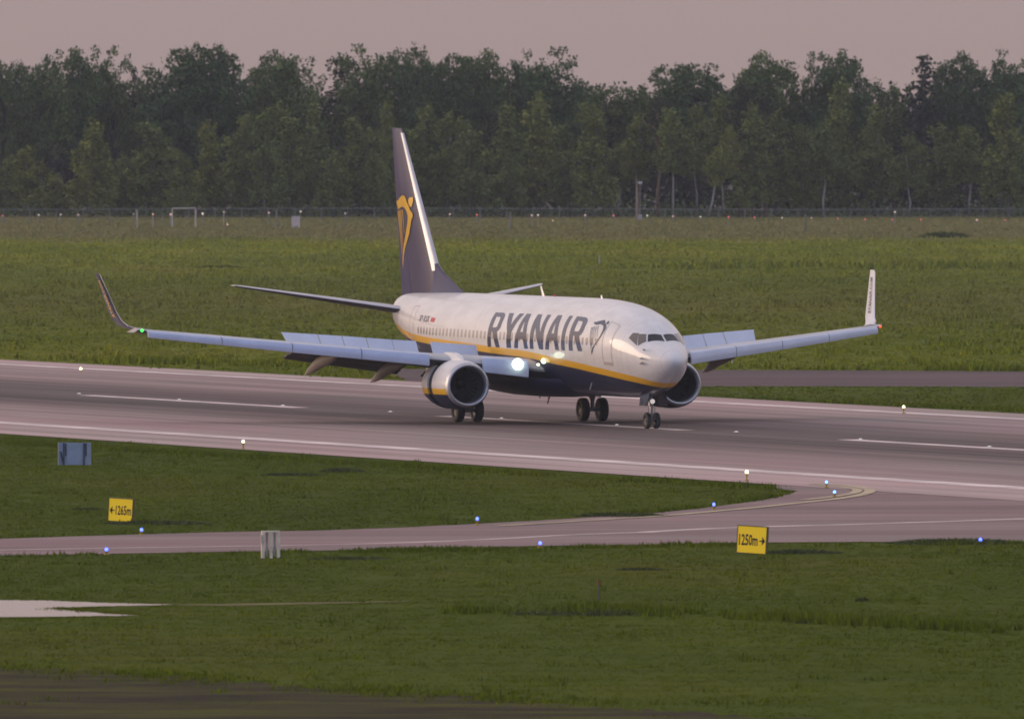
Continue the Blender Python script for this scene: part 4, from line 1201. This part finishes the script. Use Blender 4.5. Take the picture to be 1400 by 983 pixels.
gx, gy = G(870.5, 301); k = gy / FPX; e = empty('camera_mast', (gx, gy, 0)); tag(e, 'tall thin mast with a white camera head, standing at the forest edge', 'mast')
mb = MB(); mb.tube([(0, 0, -.1), (0, 0, 52 * k)], [.09, .07], 8); mb.build('pole', dirty('mast_tan', (.30, .21, .16), .6, .1, 2), e)
mb = MB(); mb.tube([(4.6 * k, .4, -.1), (4.6 * k, .4, 50 * k)], [.05, .04], 8); mb.build('rear_pole', GALV, e)
mb = MB(); mb.box((4.8 * k, 0, 51.0 * k), (5.2 * k, .3, 3.4 * k)); mb.tube([(0, 0, 51.2 * k), (3 * k, 0, 51.2 * k)], .04, 6); mb.build('camera_head', dirty('head_white', (.62, .58, .56), .5, .05, 2), e)
mb = MB(); mb.box((4.2 * k, -.3, 3.6 * k), (6.5 * k, .5, 7.6 * k)); mb.build('control_box', dirty('box_pale', (.40, .36, .34), .5, .1, 2), e)

# ------------------------------------------------------------------ trees
def leaf_mat(name, stops, hue=.2):
    m = mat(name, stops[1], .85, spec=.15); t = NT(m); g = t.n('ShaderNodeNewGeometry'); oi = t.n('ShaderNodeObjectInfo')
    isl = g.outputs['Random Per Island']
    cl = t.noise(t.obj(), .55, 3)
    c = t.ramp(t.math('ADD', t.math('MULTIPLY', isl, .5), t.math('MULTIPLY', cl, .55)), [(.2, stops[0]), (.52, stops[1]), (.85, stops[2])])
    tint = t.ramp(oi.outputs['Random'], [(0, (.78, .86, .9)), (.5, (1, 1, 1)), (1, (1.22, 1.12, .95))])
    t.l(t.mix(1.0, c, tint, 'MULTIPLY'), t.b.inputs['Base Color'])
    return m
LEAF = {'birch': leaf_mat('birch_leaf', [(.080, .108, .028), (.146, .180, .046), (.215, .240, .066)]),
        'broad': leaf_mat('broad_leaf', [(.046, .076, .030), (.082, .128, .046), (.130, .182, .064)]),
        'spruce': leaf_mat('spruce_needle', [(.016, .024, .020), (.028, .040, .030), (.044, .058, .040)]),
        'pine': leaf_mat('pine_needle', [(.018, .028, .015), (.030, .042, .021), (.046, .058, .027)])}
BARK = {'stem': dirty('pale_birch_bark', (.40, .36, .34), .8, .2, 1.5), 'birch': dirty('birch_bark', (.24, .22, .20), .8, .25, 1.5), 'broad': dirty('grey_bark', (.045, .04, .036), .85, .2, 1.5), 'spruce': dirty('dark_bark', (.06, .05, .045), .85, .2, 1.5), 'pine': dirty('pine_bark', (.27, .16, .11), .85, .25, 1.0)}

def quads(C, size, r, up=.0, elong=1.0):
    n = len(C)
    a = r.normal(size=(n, 3)); a /= np.linalg.norm(a, axis=1)[:, None]
    b = r.normal(size=(n, 3)); b -= (a * b).sum(1)[:, None] * a; b /= np.linalg.norm(b, axis=1)[:, None]
    s = size * (.6 + .8 * r.random(n))[:, None]
    a = a * s * .5; b = b * s * .5 * (.55 + .5 * r.random(n))[:, None]
    a[:, 2] *= elong; b[:, 2] *= elong
    return np.stack([C - a - b * .4, C + b, C + a - b * .2, C - b * .8 + a * .2], 1).reshape(-1, 3)

def crown(kind, seed):
    """leaf clumps of a 16 m tree; returns quad vertices and limb paths"""
    r = np.random.default_rng(seed); V = []; limbs = []
    if kind == 'broad':
        # a leading dome and several lower side domes, each a shell of leaf clumps
        lobes = [(0.0, 0.0, 12.0 + r.random() * .5, 2.5 + .5 * r.random(), 3.4)]
        for i in range(6):
            a = i * 1.05 + r.random() * 1.0; q = 1.2 + 1.3 * r.random()
            lobes.append((q * np.cos(a), q * np.sin(a), 7.0 + 5.6 * r.random(), 1.7 + .9 * r.random(), 1.9 + 1.3 * r.random()))
        lobes.append((0.0, 0.0, 7.0, 2.6, 3.2))
        tops = []
        for (lx, ly, lz, lr, lh) in lobes:
            for i in range(int(10 + 3.4 * lr * lh)):
                d = r.normal(size=3); d /= np.linalg.norm(d); k = r.random() ** .33
                c = np.array([lx + d[0] * lr * k, ly + d[1] * lr * k, lz + d[2] * lh * k])
                if c[2] < 2.5: continue
                s = .36 + .34 * r.random(); n = int(40 * s / .55)
                pts = c + np.clip(r.normal(size=(n, 3)), -1.6, 1.6) * np.array([s * .62, s * .62, s * .5])
                V.append(quads(pts, .32, r)); tops.append(c)
        for c in tops[::12]: limbs.append([(0, 0, max(2.5, c[2] - 3.0 - r.random() * 2)), (c[0] * .5, c[1] * .5, c[2] - 1.0), tuple(c)])
    elif kind in ('birch', 'stembirch'):
        lo = 2.2 if kind == 'birch' else 7.0
        lobes = []
        for i in range(8):
            u = i / 7; z = lo + .8 + u * (14.2 - lo); rr = (1.85 - 1.0 * u) * (.65 + .7 * r.random())
            lobes.append((r.normal() * .5, r.normal() * .5, z, rr, 1.5 + .4 * r.random()))
        for i in range(6):
            a = r.random() * 2 * np.pi; u = r.random() * .75; q = 1.5 * (1 - u * .8)
            lobes.append((q * np.cos(a), q * np.sin(a), lo + 1 + u * (12 - lo), .8 + .5 * r.random(), 1.3 + .8 * r.random()))
        for (lx, ly, lz, lr, lh) in lobes:
            for i in range(int(6 + 4.0 * lr * lh)):
                d = r.normal(size=3); d /= np.linalg.norm(d); k = r.random() ** .4
                c = np.array([lx + d[0] * lr * k, ly + d[1] * lr * k, lz + d[2] * lh * k - .2])
                s = .34 + .3 * r.random(); n = int(36 * s / .5)
                pts = c + np.clip(r.normal(size=(n, 3)), -1.6, 1.6) * np.array([s * .5, s * .5, s * .95])
                V.append(quads(pts, .30, r, elong=1.3))
        limbs.append([(0, 0, lo + 2), (lobes[10][0], lobes[10][1], lobes[10][2])])
    elif kind == 'spruce':
        W = 2.5 + r.random() * .5
        for lay in range(26):
            t = lay / 26; z = 1.4 + t * 14.2; env = W * (1 - t) ** .55 * min(1, .7 + t) + .25
            for b in range(int(8 + 8 * (1 - t))):
                a = r.random() * 2 * np.pi; L = env * (.7 + .4 * r.random()); n = int(6 + 12 * (1 - t))
                q = r.random(n)
                pts = np.stack([q * L * np.cos(a), q * L * np.sin(a), z - q * L * .32 + .25 * q * q], 1) + r.normal(size=(n, 3)) * .16
                V.append(quads(pts, .36, r))
    else:
        W = 2.6 + r.random() * .6
        for i in range(34):
            t = r.random(); z = 8.2 + t * 7.4; env = W * (1 - .72 * t ** 1.6)
            a = r.random() * 2 * np.pi; rr = env * (.35 + .65 * r.random())
            c = np.array([rr * np.cos(a), rr * np.sin(a), z]); s = .6 + .4 * r.random()
            n = int(60 * s)
            pts = c + r.normal(size=(n, 3)) * np.array([s * .75, s * .75, s * .34])
            V.append(quads(pts, .34, r))
            if i % 3 == 0: limbs.append([(0, 0, z - 1.0), tuple(c)])
    V = np.concatenate(V); V[:, 2] = np.maximum(V[:, 2], .05)
    return V, limbs

ARCH = {}
for kind, cnt in (('broad', 9), ('birch', 8), ('stembirch', 4), ('spruce', 4), ('pine', 4)):
    for i in range(cnt):
        V, limbs = crown(kind, 100 + 17 * i + len(kind))
        lk = 'birch' if kind == 'stembirch' else kind; cm = mesh_np('crown', V, 4, LEAF[lk])
        tr_ = MB(); r = random.Random(i * 7 + len(kind))
        R0 = {'broad': .24, 'birch': .13, 'spruce': .2, 'pine': .21}[lk]; top = {'broad': 13.5, 'birch': 15, 'spruce': 15.6, 'pine': 14.5}[lk]
        path = [(0, 0, -.2)] + [(r.uniform(-.12, .12) * k, r.uniform(-.12, .12) * k, top * k / 5) for k in range(1, 6)]
        tr_.tube(path, [R0, R0 * .85, R0 * .68, R0 * .5, R0 * .3, .02], 9)
        for l in limbs: tr_.tube(l, [R0 * .4] + [R0 * .22] * (len(l) - 2) + [.02], 6)
        to = tr_.build('trunk', BARK['stem' if kind == 'stembirch' else kind], None, True); tm = to.data; bpy.data.objects.remove(to)
        ARCH.setdefault(kind, []).append((cm, tm))
TN = {'broad': 'broadleaf_tree', 'birch': 'birch_tree', 'stembirch': 'birch_tree', 'spruce': 'spruce_tree', 'pine': 'pine_tree'}
TC = {'broad': 'tree', 'birch': 'birch', 'stembirch': 'birch', 'spruce': 'spruce', 'pine': 'pine'}
_ti = [0]
def tree(kind, px, d, top_px, halfw_px, label, group, lean=0.0):
    _ti[0] += 1
    x, y = at_depth(px, d)
    # height from the row of the tip: rows above the horizon row are above eye level
    H = CAMH + (HORY - top_px) / FPX * d
    cm, tm = ARCH[kind][_ti[0] % len(ARCH[kind])]
    e = empty(TN[kind], (x, y, 0), _ti[0] * 2.39996); tag(e, label, TC[kind], group)
    w0 = {'broad': 2.75, 'birch': 2.2, 'stembirch': 2.2, 'spruce': 2.6, 'pine': 2.7}[kind]
    sx = (halfw_px * d / FPX) / w0; sz = H / 16.0
    e.scale = (sx, sx, sz)
    if lean: e.rotation_euler = (0, rad(lean), 0)
    c = bpy.data.objects.new('crown', cm); link(c, e)
    t_ = bpy.data.objects.new('trunk', tm); link(t_, e)
    t_.scale = (1.0 / sx * .9, 1.0 / sx * .9, 1.0)
    return e

G_SKY = 'tall trees along the skyline of the forest'
SKY = [  # kind, column, tip row, half width, depth, label
    ('broad', 4, 79, 20, 1778, 'thin-crowned tall tree cut by the left edge of the photo'),
    ('broad', 24, 76, 22, 1790, 'small-topped tree second from the left on the skyline'),
    ('broad', 48, 88, 22, 1786, 'lower rounded tree in the dip left of the tallest left tree'),
    ('broad', 66, 73, 22, 1782, 'slim tree leaning on the left flank of the tallest left tree'),
    ('broad', 93, 55, 30, 1776, 'tallest narrow-headed tree of the left forest'),
    ('broad', 132, 62, 27, 1784, 'left one of the two feathery crowns with sky between them, left'),
    ('broad', 156, 57, 26, 1780, 'right one of the two feathery crowns with sky between them, left'),
    ('spruce', 183, 84, 18, 1792, 'dark pointed little top in the skyline dip, left part'),
    ('broad', 209, 82, 24, 1788, 'dark low crown just right of the left skyline dip'),
    ('broad', 256, 57, 40, 1778, 'broad domed tree left of the twin peak, left part'),
    ('broad', 298, 52, 34, 1776, 'highest domed tree of the left half, right of a broad dome'),
    ('broad', 345, 80, 26, 1790, 'sparse crown in the notch right of the highest left dome'),
    ('broad', 372, 66, 30, 1782, 'left half of the wide double crown left of the tail fin'),
    ('broad', 408, 66, 36, 1778, 'right half of the wide double crown, beside the deep gap'),
    ('pine', 470, 70, 34, 1784, 'ragged dark crown starting right of the deep gap'),
    ('broad', 492, 55, 34, 1778, 'high ragged-topped tree left above the tail fin'),
    ('broad', 537, 60, 30, 1784, 'rounded tree on the skyline exactly above the tail fin'),
    ('broad', 569, 53, 24, 1778, 'sharp-topped tree on the skyline just right of the tail fin'),
    ('broad', 595, 82, 26, 1790, 'low gap-filling tree right of the sharp-topped one'),
    ('broad', 620, 64, 26, 1780, 'first of three finger-like light tops right of the fin'),
    ('broad', 645, 62, 26, 1784, 'middle of three finger-like light tops right of the fin'),
    ('broad', 671, 64, 26, 1780, 'last of three finger-like light tops right of the fin'),
    ('broad', 697, 85, 30, 1792, 'round dark tree between the light fingers and the bulky crown'),
    ('broad', 726, 67, 26, 1782, 'small left shoulder crown beside the bulky centre tree'),
    ('broad', 760, 59, 38, 1776, 'bulky tall tree right of centre, before the low skyline'),
    ('broad', 800, 104, 34, 1790, 'sloping low tree right of the bulky centre tree'),
    ('broad', 832, 109, 32, 1786, 'fresh green low tree in the long skyline dip'),
    ('broad', 866, 114, 32, 1792, 'lowest spiky-topped tree of the long skyline dip'),
    ('broad', 918, 80, 36, 1780, 'left part of the big round crown over the wing tip side'),
    ('broad', 945, 73, 42, 1776, 'big round crown left of the narrow bright gap'),
    ('broad', 1035, 67, 34, 1778, 'tall round tree right of the narrow bright gap'),
    ('broad', 1060, 80, 28, 1786, 'dark shoulder tree right of the tall round one'),
    ('spruce', 1086, 95, 17, 1792, 'thin pointed tree in the small skyline notch, right part'),
    ('broad', 1118, 66, 28, 1780, 'open crown with sky holes, left stem of the pair, right part'),
    ('broad', 1147, 62, 32, 1777, 'open crown with sky holes, right stem of the pair, right part'),
    ('broad', 1190, 99, 26, 1784, 'bluish green rounded tree left of the right-hand gap'),
    ('spruce', 1262, 66, 44, 1777, 'large dark conifer right of the right-hand gap'),
    ('broad', 1232, 108, 22, 1792, 'low dark tree at the left foot of the large conifer'),
    ('broad', 1297, 86, 26, 1788, 'light airy tree against the right side of the large conifer'),
    ('broad', 1322, 67, 30, 1780, 'fresh-leaved tree standing free right of the large conifer'),
    ('broad', 1352, 84, 24, 1788, 'low airy crown between the last two tall trees'),
    ('broad', 1377, 66, 30, 1779, 'small round-headed tall tree last but one at the right'),
    ('broad', 1403, 76, 28, 1785, 'tree cut by the right edge of the photo'),
]
for kind, px, top, hw, d, lab in SKY: tree(kind, px, d, top, hw, lab, G_SKY)

G_FR = 'young birches along the front of the forest'
FR = [
    (8, 218, 26, 'short birch at the left edge of the front row'), (36, 203, 30, 'pale round-shouldered birch, second of the front row from left'),
    (80, 238, 24, 'low bush-like birch between two taller ones at left'), (123, 168, 36, 'light conical birch under the feathery crowns'),
    (166, 214, 26, 'dim birch right of the light conical one'), (211, 166, 36, 'tall conical birch above the posts left of the gate frame'),
    (250, 206, 26, 'small birch behind the metal gate frame'), (288, 170, 28, 'pointed birch right above the gate frame'),
    (330, 160, 30, 'tall olive birch above the gap between gate frame and cabinet'), (362, 152, 30, 'olive birch left above the white cabinet'),
    (396, 146, 32, 'yellowish tall birch straight above the white cabinet'), (424, 142, 28, 'tall slim birch with a white stem right of the cabinet'),
    (456, 208, 26, 'short conical birch in front, left of the tail fin'), (490, 160, 30, 'dull birch left of the tail fin'),
    (520, 180, 24, 'short birch right at the left side of the fin'), (533, 140, 22, 'bright narrow birch rising behind the fin tip'),
    (578, 148, 32, 'birch just right of the fin tip'), (612, 156, 28, 'second birch right of the tail fin'), (642, 166, 30, 'third birch right of the tail fin, rounder'),
    (688, 146, 34, 'light tall birch under the dark round skyline tree'), (735, 132, 36, 'tall bright birch under the bulky centre tree'),
    (776, 170, 30, 'drooping birch left of the camera mast'), (812, 148, 32, 'tall birch under the long skyline dip'),
    (846, 200, 24, 'short dark birch left beside the camera mast'), (872, 160, 28, 'birch directly behind the camera mast'),
    (920, 150, 32, 'birch under the left part of the big round crown'), (952, 152, 28, 'birch above the nose of the leaning white trunk'),
    (988, 136, 34, 'tall fresh birch below the narrow bright gap'), (1030, 146, 34, 'tall birch over the two pale pine trunks'),
    (1066, 148, 32, 'yellow-green birch right of the pine trunks'), (1098, 176, 26, 'slim birch above the greenish bare post'),
    (1126, 172, 28, 'white-stemmed birch left of the dark forest recess'), (1150, 116, 34, 'high light birch below the open paired crowns'),
    (1196, 148, 30, 'birch under the bluish rounded tree'), (1243, 190, 28, 'young birch on a bare thin trunk, right part'),
    (1281, 174, 34, 'light conical birch under the large dark conifer'), (1325, 176, 30, 'dim birch in the shade right of the conifer'),
    (1378, 128, 36, 'large soft birch at the right, under the last skyline trees'), (1412, 168, 30, 'birch cut by the right edge of the photo'),
]
for i, (px, top, hw, lab) in enumerate(FR): tree('stembirch' if px in (433, 846, 872, 920, 952, 988, 1126, 1243, 1325) else 'birch', px, 1747 + (i * 13) % 19, top, hw, lab, G_FR)
for px, top, hw, lean, lab in ((981, 172, 22, 15, 'leaning white birch trunk with a thin crown, before the dark wood'),):
    tree('stembirch', px - 13, 1744, top, hw, lab, None, lean)
for px, top, hw, lab in ((1010, 118, 22, 'left pine of the two pale reddish trunks'), (1022, 112, 22, 'right pine of the two pale reddish trunks'), (1047, 122, 22, 'pine with a pale trunk just right of the trunk pair'), (900, 128, 22, 'thin pine trunk right of the camera mast')):
    tree('pine', px, 1752, top, hw, lab, 'pines with bare trunks at the forest edge')

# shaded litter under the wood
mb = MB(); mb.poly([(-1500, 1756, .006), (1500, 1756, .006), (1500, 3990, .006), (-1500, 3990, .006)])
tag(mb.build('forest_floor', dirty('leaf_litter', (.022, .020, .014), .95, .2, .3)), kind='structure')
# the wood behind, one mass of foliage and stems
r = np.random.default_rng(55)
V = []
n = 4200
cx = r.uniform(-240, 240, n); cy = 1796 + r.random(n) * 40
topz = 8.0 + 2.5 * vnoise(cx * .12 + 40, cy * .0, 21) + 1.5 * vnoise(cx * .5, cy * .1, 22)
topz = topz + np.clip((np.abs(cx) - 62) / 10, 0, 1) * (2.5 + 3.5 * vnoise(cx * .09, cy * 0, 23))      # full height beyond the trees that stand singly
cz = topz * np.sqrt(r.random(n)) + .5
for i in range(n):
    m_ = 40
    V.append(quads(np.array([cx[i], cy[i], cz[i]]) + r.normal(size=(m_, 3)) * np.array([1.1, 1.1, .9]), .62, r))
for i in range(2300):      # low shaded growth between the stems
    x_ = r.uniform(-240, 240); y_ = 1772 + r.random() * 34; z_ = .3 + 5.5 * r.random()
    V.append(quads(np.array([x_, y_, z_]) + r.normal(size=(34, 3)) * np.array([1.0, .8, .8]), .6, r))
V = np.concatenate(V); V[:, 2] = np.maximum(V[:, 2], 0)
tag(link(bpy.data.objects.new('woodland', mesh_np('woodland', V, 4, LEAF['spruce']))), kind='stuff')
# undergrowth below the front row
V = []
for i in range(1100):
    x_ = r.uniform(-230, 230); y_ = 1753 + r.random() * 20; h_ = .5 + 1.6 * r.random() ** 2
    V.append(quads(np.array([x_, y_, h_ * .5]) + r.normal(size=(34, 3)) * np.array([.8, .8, h_ * .35]), .34, r))
V = np.concatenate(V); V[:, 2] = np.maximum(V[:, 2], 0)
tag(link(bpy.data.objects.new('undergrowth', mesh_np('undergrowth', V, 4, LEAF['broad']))), kind='stuff')

# ------------------------------------------------------------------ air
hz = MB(); hz.box((0, 0, 14.5), (8200, 8200, 31.0))
m = bpy.data.materials.new('haze_air'); m.use_nodes = True; nt = m.node_tree
for nd in list(nt.nodes):
    if nd.type == 'BSDF_PRINCIPLED': nt.nodes.remove(nd)
pv = nt.nodes.new('ShaderNodeVolumePrincipled'); pv.inputs['Color'].default_value = (.78, .86, 1.0, 1); pv.inputs['Density'].default_value = 4.8e-5; pv.inputs['Anisotropy'].default_value = .2
nt.links.new(pv.outputs[0], nt.nodes['Material Output'].inputs['Volume'])
HAZE = tag(hz.build('haze', m), kind='stuff')

# ------------------------------------------------------------------ light
SUN_AZ, SUN_EL = rad(-72), rad(11.0)
w = bpy.data.worlds.new('World'); sc.world = w; w.use_nodes = True
nt = w.node_tree; bg = nt.nodes['Background']
class WT(NT):
    def __init__(s, tree): s.t = tree
t = WT(nt)
sky = t.n('ShaderNodeTexSky'); sky.sky_type = 'NISHITA'; sky.sun_disc = False; sky.sun_elevation = SUN_EL; sky.sun_rotation = SUN_AZ
sky.dust_density = 3.0; sky.air_density = 1.2; sky.ozone_density = 1.5
tc = t.n('ShaderNodeTexCoord').outputs['Generated']; x, y, z = t.sep(tc)
up = t.math('MAXIMUM', z, 0.0)
# thin evening cloud veil: rose-grey at the horizon, paler above, cool behind the camera
veil = t.ramp(up, [(0.0, (3.55, 2.64, 2.52)), (.012, (3.75, 2.9, 2.85)), (.04, (5.1, 4.0, 3.95)), (.15, (5.6, 4.6, 4.6)), (.5, (6.6, 5.8, 6.0)), (1.0, (7.6, 6.9, 7.2))])
back = t.math('MULTIPLY', t.math('ADD', t.math('MULTIPLY', y, -.5), .5), 1.0)
veil = t.mix(t.ramp(back, [(.45, 0.0), (.95, .8)]), veil, (3.0, 4.2, 7.6))
c = t.mix(1.0, veil, t.mix(1.0, sky.outputs[0], (.32, .29, .31), 'MULTIPLY'), 'ADD')
t.l(c, bg.inputs[0]); bg.inputs[1].default_value = .1

sun = bpy.data.lights.new('sun', 'SUN'); sun.energy = 1.5; sun.angle = rad(28.0); sun.color = (1.0, .74, .52)
so = bpy.data.objects.new('sun', sun); COL.objects.link(so)
d = Vector((math.sin(SUN_AZ) * math.cos(SUN_EL), math.cos(SUN_AZ) * math.cos(SUN_EL), math.sin(SUN_EL)))
so.rotation_euler = d.to_track_quat('Z', 'Y').to_euler(); so.location = d * 500

# ------------------------------------------------------------------ render settings
vs = sc.view_settings; vs.view_transform = 'Standard'; vs.look = 'None'; vs.exposure = 0.0; vs.gamma = 1.0; vs.use_curve_mapping = False
sc.display_settings.display_device = 'sRGB'
cy = sc.cycles
cy.use_denoising = True
try: cy.denoiser = 'OPENIMAGEDENOISE'
except Exception: pass
cy.use_adaptive_sampling = True; cy.adaptive_threshold = .01
cy.max_bounces = 5; cy.diffuse_bounces = 2; cy.glossy_bounces = 3; cy.transmission_bounces = 2; cy.volume_bounces = 0; cy.transparent_max_bounces = 6
cy.caustics_reflective = False; cy.caustics_refractive = False; cy.sample_clamp_indirect = 4.0
cy.filter_width = 1.7
